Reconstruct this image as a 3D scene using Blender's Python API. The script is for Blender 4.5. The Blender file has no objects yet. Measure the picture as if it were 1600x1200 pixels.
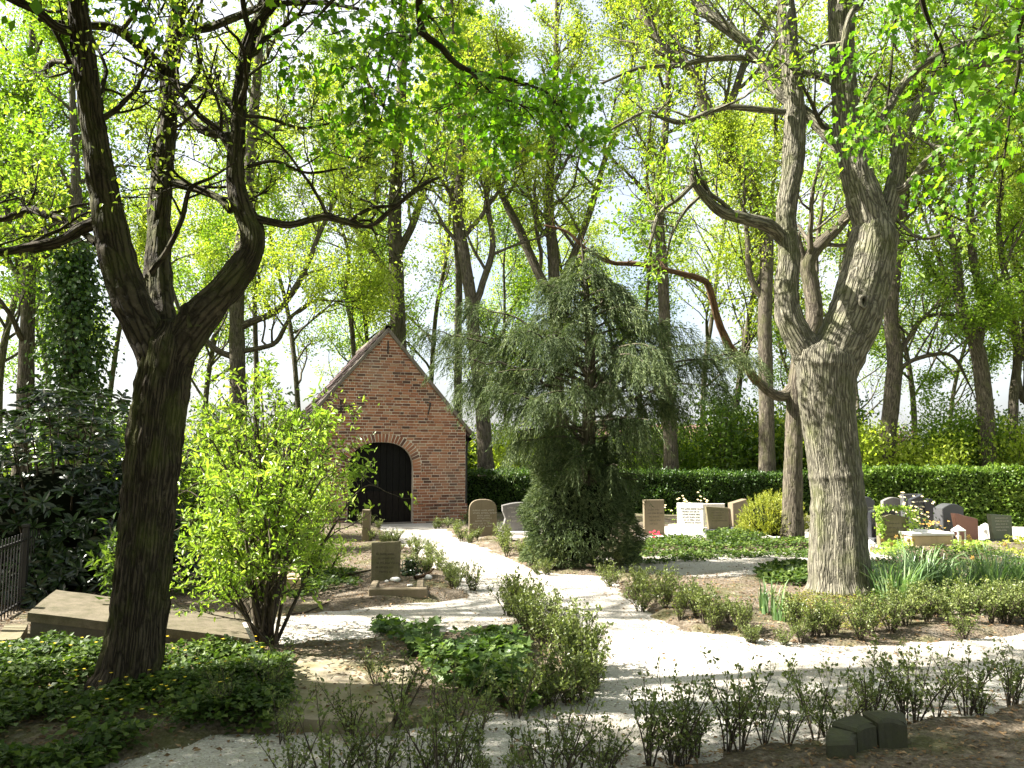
import bpy, math, random
import numpy as np
from mathutils import Vector, Matrix

# ------------------------------------------------------------------ camera, sky, sun, exposure
scene = bpy.context.scene
COL = scene.collection
CAM_H = 1.75
FPX = 1200.0                      # focal length in pixels of the 1600 px wide photograph
PITCH = math.atan(115.0 / FPX)
cam_data = bpy.data.cameras.new("camera")
cam_data.sensor_width = 36.0
cam_data.lens = 36.0 * FPX / 1600.0
cam_data.clip_start = 0.05
cam_data.clip_end = 3000.0
cam = bpy.data.objects.new("camera", cam_data)
cam.location = (0, 0, CAM_H)
cam.rotation_euler = (math.pi / 2 + PITCH, 0, 0)
COL.objects.link(cam)
scene.camera = cam

SUN_EL = math.radians(44.0)
SUN_AZ = math.radians(-88.0)      # from +Y (view direction) towards +X; about straight from the left
world = bpy.data.worlds.new("World")
scene.world = world
world.use_nodes = True
wn = world.node_tree.nodes
wl = world.node_tree.links
wn.clear()
sky = wn.new("ShaderNodeTexSky")
sky.sky_type = 'NISHITA'
sky.sun_disc = False
sky.sun_elevation = SUN_EL
sky.sun_rotation = SUN_AZ
sky.air_density = 1.0
sky.dust_density = 4.5
sky.ozone_density = 1.0
bgn = wn.new("ShaderNodeBackground")
bgn.inputs[1].default_value = 0.07
wo = wn.new("ShaderNodeOutputWorld")
# thin high cloud veiling the blue
wtc = wn.new("ShaderNodeTexCoord")
wno = wn.new("ShaderNodeTexNoise")
wno.inputs["Scale"].default_value = 2.2
wno.inputs["Detail"].default_value = 6
wl.new(wtc.outputs["Generated"], wno.inputs["Vector"])
wrp = wn.new("ShaderNodeValToRGB")
wrp.color_ramp.elements[0].position = 0.35
wrp.color_ramp.elements[0].color = (0.15, 0.15, 0.15, 1)
wrp.color_ramp.elements[1].position = 0.62
wrp.color_ramp.elements[1].color = (0.85, 0.85, 0.85, 1)
wl.new(wno.outputs["Fac"], wrp.inputs[0])
wmx = wn.new("ShaderNodeMix")
wmx.data_type = 'RGBA'
wl.new(wrp.outputs[0], wmx.inputs[0])
wl.new(sky.outputs[0], wmx.inputs[6])
wmx.inputs[7].default_value = (3.7, 3.75, 3.9, 1)
wl.new(wmx.outputs[2], bgn.inputs[0])
wl.new(bgn.outputs[0], wo.inputs[0])

sun_data = bpy.data.lights.new("sun", 'SUN')
sun_data.energy = 5.0
sun_data.angle = math.radians(0.55)
sun_data.color = (1.0, 0.95, 0.86)
sun = bpy.data.objects.new("sun", sun_data)
sdir = Vector((math.sin(SUN_AZ) * math.cos(SUN_EL), math.cos(SUN_AZ) * math.cos(SUN_EL), math.sin(SUN_EL)))
sun.rotation_euler = sdir.to_track_quat('Z', 'Y').to_euler()
sun.location = (-20, 0, 30)
COL.objects.link(sun)

scene.view_settings.view_transform = 'Standard'
scene.view_settings.look = 'None'
scene.view_settings.gamma = 1.0
scene.view_settings.use_curve_mapping = False
scene.view_settings.exposure = 2.4
scene.cycles.max_bounces = 8
scene.cycles.diffuse_bounces = 3
scene.cycles.glossy_bounces = 2
scene.cycles.transmission_bounces = 5
scene.cycles.use_denoising = True

RNG = np.random.default_rng(11)
random.seed(11)

# ------------------------------------------------------------------ pixel -> world helpers
CP, SP = math.cos(PITCH), math.sin(PITCH)

def ray(px, py):
    a = (px - 800.0) / FPX
    u = -(py - 600.0) / FPX
    return np.array([a, CP - SP * u, SP + CP * u])

def at(px, py, Y):
    """the point at depth Y that the photograph shows at this pixel"""
    r = ray(px, py)
    return np.array([0, 0, CAM_H]) + r * (Y / r[1])

def gpt(px, py, z=0.0):
    r = ray(px, py)
    t = (z - CAM_H) / r[2]
    return np.array([r[0] * t, r[1] * t, z])

# ------------------------------------------------------------------ noise
_tab = np.random.default_rng(3).random((32, 32, 32))

def vnoise(p):
    p = np.asarray(p, float)
    i = np.floor(p).astype(int)
    f = p - i
    f = f * f * (3 - 2 * f)
    i0 = i & 31
    i1 = (i + 1) & 31
    x0, y0, z0 = i0[..., 0], i0[..., 1], i0[..., 2]
    x1, y1, z1 = i1[..., 0], i1[..., 1], i1[..., 2]
    fx, fy, fz = f[..., 0], f[..., 1], f[..., 2]
    t = _tab
    a = t[x0, y0, z0] * (1 - fx) + t[x1, y0, z0] * fx
    b = t[x0, y1, z0] * (1 - fx) + t[x1, y1, z0] * fx
    c = t[x0, y0, z1] * (1 - fx) + t[x1, y0, z1] * fx
    d = t[x0, y1, z1] * (1 - fx) + t[x1, y1, z1] * fx
    return (a * (1 - fy) + b * fy) * (1 - fz) + (c * (1 - fy) + d * fy) * fz

def noise2(x, y, s=1.0, seed=0.0):
    return vnoise(np.stack([np.asarray(x) * s + 50 + seed, np.asarray(y) * s + 50, np.zeros_like(np.asarray(x, float)) + 7.3 + seed], -1)) - 0.5

# ------------------------------------------------------------------ object helpers
def mesh_np(name, V, quads=None, tris=None, smooth=False, attr=None):
    V = np.asarray(V, np.float32).reshape(-1, 3)
    me = bpy.data.meshes.new(name)
    nq = 0 if quads is None else len(quads)
    nt = 0 if tris is None else len(tris)
    me.vertices.add(len(V))
    me.vertices.foreach_set("co", V.ravel())
    loops = []
    if nq: loops.append(np.asarray(quads, np.int32).ravel())
    if nt: loops.append(np.asarray(tris, np.int32).ravel())
    lv = np.concatenate(loops) if loops else np.zeros(0, np.int32)
    me.loops.add(len(lv))
    me.loops.foreach_set("vertex_index", lv)
    me.polygons.add(nq + nt)
    starts = np.concatenate([np.arange(nq) * 4, nq * 4 + np.arange(nt) * 3]).astype(np.int32)
    me.polygons.foreach_set("loop_start", starts)
    me.polygons.foreach_set("use_smooth", np.full(nq + nt, bool(smooth)))
    if attr is not None:
        a = me.attributes.new("bk", 'FLOAT_VECTOR', 'POINT')
        a.data.foreach_set("vector", np.asarray(attr, np.float32).ravel())
    me.update(calc_edges=True)
    return me

def obj(name, me, mat=None, parent=None, loc=(0, 0, 0), rot=(0, 0, 0)):
    o = bpy.data.objects.new(name, me)
    COL.objects.link(o)
    o.location = loc
    o.rotation_euler = rot
    if mat is not None and me is not None and len(me.materials) == 0:
        me.materials.append(mat)
    if parent is not None:
        o.parent = parent
    return o

def tag(o, label=None, cat=None, group=None, kind=None):
    if label: o["label"] = label
    if cat: o["category"] = cat
    if group: o["group"] = group
    if kind: o["kind"] = kind
    return o

def thing(name, label, cat, loc=(0, 0, 0), rotz=0.0, group=None):
    o = bpy.data.objects.new(name, None)
    o.empty_display_size = 0.2
    COL.objects.link(o)
    o.location = loc
    o.rotation_euler = (0, 0, rotz)
    return tag(o, label, cat, group)

def copy_tree(o, parent=None, loc=None, rotz=None, scale=None, label=None, group=None):
    c = o.copy()
    COL.objects.link(c)
    if parent is not None:
        c.parent = parent
    if loc is not None: c.location = loc
    if rotz is not None: c.rotation_euler = (0, 0, rotz)
    if scale is not None: c.scale = scale
    if label: c["label"] = label
    if group: c["group"] = group
    for ch in list(o.children):
        copy_tree(ch, c)
    return c

class Geo:
    """collects boxes, prisms and raw arrays into one mesh"""
    def __init__(self):
        self.V, self.Q, self.T, self.n = [], [], [], 0
    def add(self, V, Q=None, T=None):
        V = np.asarray(V, float).reshape(-1, 3)
        if Q is not None and len(Q): self.Q.append(np.asarray(Q) + self.n)
        if T is not None and len(T): self.T.append(np.asarray(T) + self.n)
        self.V.append(V)
        self.n += len(V)
    def box(self, x0, x1, y0, y1, z0, z1, ch=0.0, M=None):
        V, Q, T = box_arrays(x0, x1, y0, y1, z0, z1, ch)
        if M is not None:
            V = V @ np.asarray(M.to_3x3()).T + np.asarray(M.translation)
        self.add(V, Q, T)
    def mesh(self, name, smooth=False):
        V = np.concatenate(self.V)
        Q = np.concatenate(self.Q) if self.Q else None
        T = np.concatenate(self.T) if self.T else None
        return mesh_np(name, V, Q, T, smooth)

def box_arrays(x0, x1, y0, y1, z0, z1, ch=0.0):
    if ch <= 0:
        V = [(x0, y0, z0), (x1, y0, z0), (x1, y1, z0), (x0, y1, z0), (x0, y0, z1), (x1, y0, z1), (x1, y1, z1), (x0, y1, z1)]
        Q = [(0, 3, 2, 1), (4, 5, 6, 7), (0, 1, 5, 4), (1, 2, 6, 5), (2, 3, 7, 6), (3, 0, 4, 7)]
        return np.array(V, float), Q, []
    lo, hi = (x0, y0, z0), (x1, y1, z1)
    V = []
    idx = {}
    for sx in (0, 1):
        for sy in (0, 1):
            for sz in (0, 1):
                s = (sx, sy, sz)
                c = [hi[k] if s[k] else lo[k] for k in range(3)]
                inn = [c[k] - ch if s[k] else c[k] + ch for k in range(3)]
                for ax in range(3):
                    p = list(inn)
                    p[ax] = c[ax]
                    idx[(s, ax)] = len(V)
                    V.append(p)
    Q, T = [], []
    for ax in range(3):
        a1, a2 = (ax + 1) % 3, (ax + 2) % 3
        for sd in (0, 1):
            f = []
            for u, v in ((0, 0), (1, 0), (1, 1), (0, 1)):
                s = [0, 0, 0]
                s[ax], s[a1], s[a2] = sd, u, v
                f.append(idx[(tuple(s), ax)])
            Q.append(f if sd else f[::-1])
    for ax in range(3):
        a1, a2 = (ax + 1) % 3, (ax + 2) % 3
        for u in (0, 1):
            for v in (0, 1):
                s0, s1 = [0, 0, 0], [0, 0, 0]
                s0[a1] = s1[a1] = u
                s0[a2] = s1[a2] = v
                s1[ax] = 1
                s0, s1 = tuple(s0), tuple(s1)
                f = [idx[(s0, a1)], idx[(s1, a1)], idx[(s1, a2)], idx[(s0, a2)]]
                Q.append(f if (u ^ v) else f[::-1])
    for s in [(a, b, c) for a in (0, 1) for b in (0, 1) for c in (0, 1)]:
        f = [idx[(s, 0)], idx[(s, 1)], idx[(s, 2)]]
        T.append(f if (s[0] + s[1] + s[2]) % 2 else f[::-1])
    return np.array(V, float), Q, T

def prism(outline, t0, t1, bev=0.0):
    """outline: list of (x, z) counter-clockwise seen from -y; extruded along y from t0 to t1, front edge bevelled"""
    P = np.array(outline, float)
    n = len(P)
    c = P.mean(0)
    rings = []
    if bev > 0:
        nxt, prv = np.roll(P, -1, 0), np.roll(P, 1, 0)
        tan = nxt - prv
        nor = np.stack([tan[:, 1], -tan[:, 0]], 1)
        nor /= np.linalg.norm(nor, axis=1)[:, None] + 1e-9
        Pin = P - nor * bev
        rings = [(Pin, t0), (P, t0 + bev), (P, t1 - bev), (Pin, t1)]
    else:
        rings = [(P, t0), (P, t1)]
    V = []
    for R, y in rings:
        V += [(x, y, z) for x, z in R]
    Q = []
    for k in range(len(rings) - 1):
        for i in range(n):
            j = (i + 1) % n
            Q.append((k * n + i, k * n + j, (k + 1) * n + j, (k + 1) * n + i))
    V.append((c[0], t0, c[1]))
    V.append((c[0], t1, c[1]))
    f, b = len(V) - 2, len(V) - 1
    L = (len(rings) - 1) * n
    T = []
    for i in range(n):
        j = (i + 1) % n
        T.append((f, j, i))
        T.append((b, L + i, L + j))
    return np.array(V), Q, T

# ------------------------------------------------------------------ materials
def newmat(name):
    m = bpy.data.materials.new(name)
    m.use_nodes = True
    nt = m.node_tree
    nt.nodes.clear()
    out = nt.nodes.new("ShaderNodeOutputMaterial")
    return m, nt, out

class NT:
    def __init__(self, nt):
        self.nt = nt
    def n(self, typ, **kw):
        nd = self.nt.nodes.new(typ)
        for k, v in kw.items():
            setattr(nd, k, v)
        return nd
    def link(self, a, b):
        self.nt.links.new(a, b)
    def noise(self, vec, scale, detail=4, rough=0.6):
        nd = self.n("ShaderNodeTexNoise")
        nd.inputs["Scale"].default_value = scale
        nd.inputs["Detail"].default_value = detail
        nd.inputs["Roughness"].default_value = rough
        if vec is not None: self.link(vec, nd.inputs["Vector"])
        return nd.outputs["Fac"]
    def voro(self, vec, scale, feature='F1', rnd=1.0):
        nd = self.n("ShaderNodeTexVoronoi", feature=feature)
        nd.inputs["Scale"].default_value = scale
        nd.inputs["Randomness"].default_value = rnd
        if vec is not None: self.link(vec, nd.inputs["Vector"])
        return nd
    def ramp(self, fac, stops):
        nd = self.n("ShaderNodeValToRGB")
        el = nd.color_ramp.elements
        while len(el) < len(stops): el.new(0.5)
        for e, (p, c) in zip(el, stops):
            e.position = p
            e.color = (c[0], c[1], c[2], 1.0)
        self.link(fac, nd.inputs[0])
        return nd.outputs[0]
    def mix(self, fac, a, b, blend='MIX'):
        nd = self.n("ShaderNodeMix", data_type='RGBA', blend_type=blend)
        for sock, v in ((nd.inputs["Factor"], fac), (nd.inputs["A"], a), (nd.inputs["B"], b)):
            pass
        def put(s, v):
            if hasattr(v, "is_output") or isinstance(v, bpy.types.NodeSocket): self.link(v, s)
            elif isinstance(v, (int, float)): s.default_value = v
            else: s.default_value = (v[0], v[1], v[2], 1.0)
        put(nd.inputs[0], fac)
        put(nd.inputs[6], a)
        put(nd.inputs[7], b)
        return nd.outputs[2]
    def mapping(self, vec, scale=(1, 1, 1)):
        nd = self.n("ShaderNodeMapping")
        nd.inputs["Scale"].default_value = scale
        self.link(vec, nd.inputs["Vector"])
        return nd.outputs[0]
    def math(self, op, a, b=0.0):
        nd = self.n("ShaderNodeMath", operation=op)
        for s, v in ((nd.inputs[0], a), (nd.inputs[1], b)):
            if isinstance(v, (int, float)): s.default_value = v
            else: self.link(v, s)
        return nd.outputs[0]
    def bump(self, h, strength, dist):
        nd = self.n("ShaderNodeBump")
        nd.inputs["Strength"].default_value = strength
        nd.inputs["Distance"].default_value = dist
        self.link(h, nd.inputs["Height"])
        return nd.outputs[0]
    def pbr(self, out, col, rough=0.8, normal=None, spec=0.3):
        b = self.n("ShaderNodeBsdfPrincipled")
        if isinstance(col, bpy.types.NodeSocket): self.link(col, b.inputs["Base Color"])
        else: b.inputs["Base Color"].default_value = (col[0], col[1], col[2], 1)
        if isinstance(rough, bpy.types.NodeSocket): self.link(rough, b.inputs["Roughness"])
        else: b.inputs["Roughness"].default_value = rough
        b.inputs["Specular IOR Level"].default_value = spec
        if normal is not None: self.link(normal, b.inputs["Normal"])
        if out is not None: self.link(b.outputs[0], out.inputs[0])
        return b

def leaf_mat(name, stops, trans=0.45, tcol=(1.25, 1.35, 0.55), rough=0.45, spec=0.35, big=1.2):
    """leaves differ one by one (per island) and by clump; light passes through them"""
    m, nt, out = newmat(name)
    N = NT(nt)
    g = N.n("ShaderNodeNewGeometry")
    tc = N.n("ShaderNodeTexCoord")
    clump = N.noise(tc.outputs["Object"], big, 2)
    f = N.math('ADD', N.math('MULTIPLY', g.outputs["Random Per Island"], 0.62), N.math('MULTIPLY', N.math('SUBTRACT', clump, 0.3), 0.9))
    col = N.ramp(f, stops)
    b = N.pbr(None, col, rough, None, spec)
    t = N.n("ShaderNodeBsdfTranslucent")
    tm = N.mix(1.0, col, tcol, 'MULTIPLY')
    N.link(tm, t.inputs[0])
    mx = N.n("ShaderNodeMixShader")
    mx.inputs[0].default_value = trans
    N.link(b.outputs[0], mx.inputs[1])
    N.link(t.outputs[0], mx.inputs[2])
    N.link(mx.outputs[0], out.inputs[0])
    return m

def bark_mat(name, dark, light, moss=0.25, scale=1.0, bump=0.7, mosscol=(0.09, 0.11, 0.02)):
    m, nt, out = newmat(name)
    N = NT(nt)
    a = N.n("ShaderNodeAttribute", attribute_name="bk")
    v = a.outputs["Vector"]
    mv = N.mapping(v, (26 * scale, 26 * scale, 3.2 * scale))
    warp = N.noise(N.mapping(v, (6, 6, 6)), 1.0, 3)
    add = N.n("ShaderNodeVectorMath", operation='ADD')
    N.link(mv, add.inputs[0])
    N.link(warp, add.inputs[1])
    vo = N.voro(add.outputs[0], 1.0, 'DISTANCE_TO_EDGE').outputs["Distance"]
    crack = N.ramp(vo, [(0.0, (0, 0, 0)), (0.22, (1, 1, 1))])
    fine = N.noise(N.mapping(v, (60, 60, 25)), 1.0, 5, 0.7)
    big = N.noise(v, 2.6, 4)
    base = N.mix(fine, dark, light)
    base = N.mix(N.math('MULTIPLY', N.math('SUBTRACT', 1.0, crack), 0.8), base, [c * 0.22 for c in dark])
    lich = N.ramp(N.noise(v, 9.0, 6, 0.7), [(0.56, (0, 0, 0)), (0.68, (1, 1, 1))])
    base = N.mix(N.math('MULTIPLY', lich, 0.45), base, [min(1, c * 1.5) for c in light])
    mf = N.ramp(big, [(0.48, (0, 0, 0)), (0.68, (1, 1, 1))])
    base = N.mix(N.math('MULTIPLY', mf, moss), base, mosscol)
    h = N.math('ADD', N.math('MULTIPLY', crack, 0.8), N.math('MULTIPLY', fine, 0.5))
    N.pbr(out, base, 0.9, N.bump(h, bump, 0.025), 0.15)
    return m

def stone_mat(name, col, col2, moss=0.3, mosscol=(0.10, 0.10, 0.03), scale=1.0, rough=0.8, spec=0.25, bump=0.3):
    m, nt, out = newmat(name)
    N = NT(nt)
    tc = N.n("ShaderNodeTexCoord")
    oi = N.n("ShaderNodeObjectInfo")
    add = N.n("ShaderNodeVectorMath", operation='ADD')
    N.link(tc.outputs["Object"], add.inputs[0])
    N.link(oi.outputs["Location"], add.inputs[1])
    v = add.outputs[0]
    n1 = N.noise(v, 5 * scale, 6, 0.65)
    n2 = N.noise(v, 60 * scale, 4, 0.7)
    c = N.mix(n2, col, col2)
    c = N.mix(N.math('MULTIPLY', N.ramp(n1, [(0.42, (0, 0, 0)), (0.68, (1, 1, 1))]), moss), c, mosscol)
    streak = N.noise(N.mapping(v, (14, 14, 1.2)), 1.0, 4)
    c = N.mix(N.math('MULTIPLY', N.ramp(streak, [(0.5, (0, 0, 0)), (0.75, (1, 1, 1))]), 0.35 * min(1, moss * 2)), c, [x * 0.45 for x in col])
    h = N.math('ADD', n2, N.math('MULTIPLY', n1, 0.7))
    N.pbr(out, c, rough, N.bump(h, bump, 0.01), spec)
    return m

def plain_mat(name, col, rough=0.7, spec=0.3, vary=0.25, scale=20, metallic=0.0):
    m, nt, out = newmat(name)
    N = NT(nt)
    tc = N.n("ShaderNodeTexCoord")
    n1 = N.noise(tc.outputs["Object"], scale, 5)
    c = N.mix(n1, [x * (1 - vary) for x in col], [min(1, x * (1 + vary)) for x in col])
    b = N.pbr(out, c, rough, N.bump(n1, 0.2, 0.006), spec)
    b.inputs["Metallic"].default_value = metallic
    return m

M = {}
# spring leaves
M['spring'] = leaf_mat('spring_leaf', [(0.0, (0.13, 0.19, 0.02)), (0.35, (0.25, 0.33, 0.04)), (0.7, (0.36, 0.43, 0.07)), (1.0, (0.47, 0.53, 0.11))], 0.55, (1.25, 1.30, 0.5))
M['green'] = leaf_mat('green_leaf', [(0.0, (0.07, 0.13, 0.015)), (0.5, (0.17, 0.26, 0.03)), (1.0, (0.34, 0.42, 0.06))], 0.5, (1.3, 1.5, 0.45))
M['maple'] = leaf_mat('maple_leaf', [(0.0, (0.04, 0.10, 0.010)), (0.5, (0.11, 0.22, 0.018)), (1.0, (0.28, 0.40, 0.04))], 0.55, (1.35, 1.6, 0.4))
M['bush'] = leaf_mat('bush_leaf', [(0.0, (0.10, 0.18, 0.025)), (0.5, (0.25, 0.36, 0.06)), (1.0, (0.45, 0.52, 0.13))], 0.45, (1.25, 1.35, 0.5), 0.4, 0.4, 2.0)
M['fresh'] = leaf_mat('fresh_leaf', [(0.0, (0.13, 0.20, 0.03)), (0.5, (0.27, 0.35, 0.06)), (1.0, (0.42, 0.46, 0.10))], 0.5, (1.2, 1.3, 0.55), 0.4, 0.4, 2.0)
M['rhodo'] = leaf_mat('dark_glossy_leaf', [(0.0, (0.008, 0.015, 0.005)), (0.6, (0.018, 0.036, 0.009)), (1.0, (0.06, 0.11, 0.025))], 0.15, (1.3, 1.5, 0.5), 0.3, 0.5, 1.0)
M['hedge'] = leaf_mat('hedge_leaf', [(0.0, (0.014, 0.032, 0.007)), (0.5, (0.04, 0.085, 0.014)), (1.0, (0.14, 0.21, 0.04))], 0.35, (1.3, 1.5, 0.5), 0.4, 0.4, 0.8)
M['lime_hedge'] = leaf_mat('lime_hedge_leaf', [(0.0, (0.03, 0.06, 0.01)), (0.5, (0.085, 0.15, 0.022)), (1.0, (0.25, 0.34, 0.06))], 0.4, (1.3, 1.45, 0.5), 0.4, 0.4, 0.8)
M['box'] = leaf_mat('box_leaf', [(0.0, (0.04, 0.06, 0.018)), (0.5, (0.13, 0.165, 0.045)), (1.0, (0.36, 0.41, 0.13))], 0.3, (1.2, 1.3, 0.5), 0.4, 0.4, 4.0)
M['cover'] = leaf_mat('ground_cover_leaf', [(0.0, (0.02, 0.04, 0.010)), (0.5, (0.055, 0.095, 0.02)), (1.0, (0.19, 0.25, 0.06))], 0.35, (1.3, 1.45, 0.5), 0.5, 0.22, 2.5)
M['geran'] = leaf_mat('geranium_leaf', [(0.0, (0.03, 0.06, 0.018)), (0.5, (0.075, 0.13, 0.032)), (1.0, (0.25, 0.34, 0.09))], 0.35, (1.25, 1.4, 0.5), 0.45, 0.35, 3.0)
M['conifer'] = leaf_mat('conifer_needle', [(0.0, (0.022, 0.036, 0.016)), (0.5, (0.07, 0.10, 0.042)), (1.0, (0.22, 0.26, 0.12))], 0.25, (1.15, 1.25, 0.65), 0.6, 0.15, 1.1)
M['gold'] = leaf_mat('golden_needle', [(0.0, (0.10, 0.14, 0.02)), (0.5, (0.25, 0.29, 0.04)), (1.0, (0.48, 0.47, 0.08))], 0.35, (1.2, 1.2, 0.5), 0.5, 0.3, 3.0)
M['moss'] = leaf_mat('moss', [(0.0, (0.05, 0.06, 0.012)), (0.5, (0.12, 0.13, 0.02)), (1.0, (0.27, 0.26, 0.05))], 0.2, (1.1, 1.1, 0.5), 0.8, 0.1, 4.0)
M['strap'] = leaf_mat('daffodil_leaf', [(0.0, (0.06, 0.12, 0.04)), (0.5, (0.15, 0.24, 0.10)), (1.0, (0.34, 0.43, 0.24))], 0.3, (1.2, 1.35, 0.6), 0.35, 0.5, 4.0)
M['litter'] = leaf_mat('dry_leaf', [(0.0, (0.06, 0.035, 0.018)), (0.5, (0.19, 0.12, 0.06)), (1.0, (0.40, 0.29, 0.17))], 0.15, (1.1, 1.0, 0.7), 0.7, 0.2, 5.0)
M['plum'] = leaf_mat('plum_leaf', [(0.0, (0.08, 0.02, 0.04)), (0.5, (0.22, 0.07, 0.12)), (1.0, (0.45, 0.2, 0.28))], 0.4, (1.2, 0.9, 1.0))
M['hedge_core'] = plain_mat('inner_shade_black', (0.008, 0.011, 0.005), 0.95, 0.03)  # near-black colour stands for the shade deep among leaves
M['yellow'] = plain_mat('yellow_petal', (0.75, 0.55, 0.03), 0.5)
M['orange'] = plain_mat('faded_petal', (0.75, 0.45, 0.12), 0.6)
M['red'] = plain_mat('red_petal', (0.65, 0.03, 0.07), 0.5)
M['cream'] = plain_mat('cream_petal', (0.75, 0.62, 0.35), 0.6)
M['bark_near'] = bark_mat('grey_brown_bark', (0.028, 0.022, 0.014), (0.10, 0.084, 0.056), 0.45, 1.0, 0.8)
M['bark_light'] = bark_mat('pale_ridged_bark', (0.085, 0.078, 0.058), (0.29, 0.27, 0.205), 0.4, 1.0, 0.8)
M['bark_far'] = bark_mat('far_bark', (0.055, 0.045, 0.032), (0.19, 0.165, 0.125), 0.4, 0.7, 0.5, (0.08, 0.09, 0.025))
M['bark_brown'] = bark_mat('stripped_bark', (0.09, 0.05, 0.027), (0.21, 0.125, 0.07), 0.05, 0.8, 0.4)
M['twig'] = bark_mat('twig_bark', (0.05, 0.04, 0.03), (0.16, 0.13, 0.095), 0.1, 1.0, 0.3)

# ------------------------------------------------------------------ tubes, twigs and leaves
def catmull(P, R, spacing):
    P = np.asarray(P, float)
    R = np.asarray(R, float)
    n = len(P)
    Pe = np.vstack([2 * P[0] - P[1], P, 2 * P[-1] - P[-2]])
    outP, outR = [], []
    for i in range(n - 1):
        p0, p1, p2, p3 = Pe[i], Pe[i + 1], Pe[i + 2], Pe[i + 3]
        L = np.linalg.norm(p2 - p1)
        m = max(2, int(math.ceil(L / spacing)))
        t = np.linspace(0, 1, m, endpoint=False)[:, None]
        outP.append(0.5 * ((2 * p1) + (-p0 + p2) * t + (2 * p0 - 5 * p1 + 4 * p2 - p3) * t ** 2 + (-p0 + 3 * p1 - 3 * p2 + p3) * t ** 3))
        ts = t[:, 0] * t[:, 0] * (3 - 2 * t[:, 0])
        outR.append(R[i] + (R[i + 1] - R[i]) * ts)
    outP.append(P[-1:])
    outR.append(R[-1:])
    return np.vstack(outP), np.concatenate(outR)

class Wood:
    def __init__(self):
        self.V, self.Q, self.A, self.n = [], [], [], 0
    def tube(self, P, R, nseg, rough=0.0, rs=(5, 5, 1.2), cap=True):
        P = np.asarray(P, float)
        R = np.asarray(R, float)
        n = len(P)
        T = np.gradient(P, axis=0)
        T /= np.linalg.norm(T, axis=1)[:, None] + 1e-12
        ref = np.array([1.0, 0.13, 0.0]) if abs(T[0, 0]) < 0.8 else np.array([0.1, 1.0, 0.0])
        U = np.empty_like(P)
        u = ref - T[0] * ref.dot(T[0])
        u /= np.linalg.norm(u)
        for i in range(n):
            u = u - T[i] * u.dot(T[i])
            u /= math.sqrt(u.dot(u)) + 1e-12
            U[i] = u
        W = np.cross(T, U)
        s = np.concatenate([[0], np.cumsum(np.linalg.norm(np.diff(P, axis=0), axis=1))]) + self.n * 0.013
        ang = np.arange(nseg) * 2 * math.pi / nseg
        ca, sa = np.cos(ang), np.sin(ang)
        rr = R[:, None] * np.ones((1, nseg))
        r0 = max(R[0], 0.02)
        A = np.stack([ca[None, :] * r0 + 0 * s[:, None], sa[None, :] * r0 + 0 * s[:, None], s[:, None] + 0 * ca[None, :]], -1)
        if rough > 0:
            k = A * np.array(rs)
            lump = vnoise(k * 1.0 + 3) - 0.5
            rid = np.abs(vnoise(A * np.array([30, 30, 5.0]) + 9) - 0.5) * 2
            rid2 = vnoise(A * np.array([75, 75, 22.0]) + 5) - 0.5
            rr = rr * (1 + rough * lump) + rough * 0.10 * (rid - 0.5) * min(1, r0 / 0.12) + rough * 0.035 * rid2 * min(1, r0 / 0.12)
        V = P[:, None, :] + rr[:, :, None] * (ca[None, :, None] * U[:, None, :] + sa[None, :, None] * W[:, None, :])
        i = np.arange(n - 1)[:, None] * nseg
        j = np.arange(nseg)[None, :]
        jn = (j + 1) % nseg
        Q = np.stack([i + j, i + jn, i + nseg + jn, i + nseg + j], -1).reshape(-1, 4)
        self.Q.append(Q + self.n)
        self.V.append(V.reshape(-1, 3))
        self.A.append(A.reshape(-1, 3))
        self.n += n * nseg
        if cap:
            self.V.append(P[-1:] + T[-1:] * R[-1] * 0.5)
            self.A.append(A[-1, :1] * 0)
            b = self.n - nseg
            c = self.n
            self.n += 1
            self.Q.append(np.array([(b + k, b + (k + 1) % nseg, c, c) for k in range(nseg)]))
    def mesh(self, name):
        V = np.concatenate(self.V)
        Q = np.concatenate(self.Q)
        A = np.concatenate(self.A)
        deg = Q[:, 2] == Q[:, 3]
        return mesh_np(name, V, Q[~deg], Q[deg][:, :3], True, A)

def unit(v):
    return v / (np.linalg.norm(v, axis=-1, keepdims=True) + 1e-9)

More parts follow.
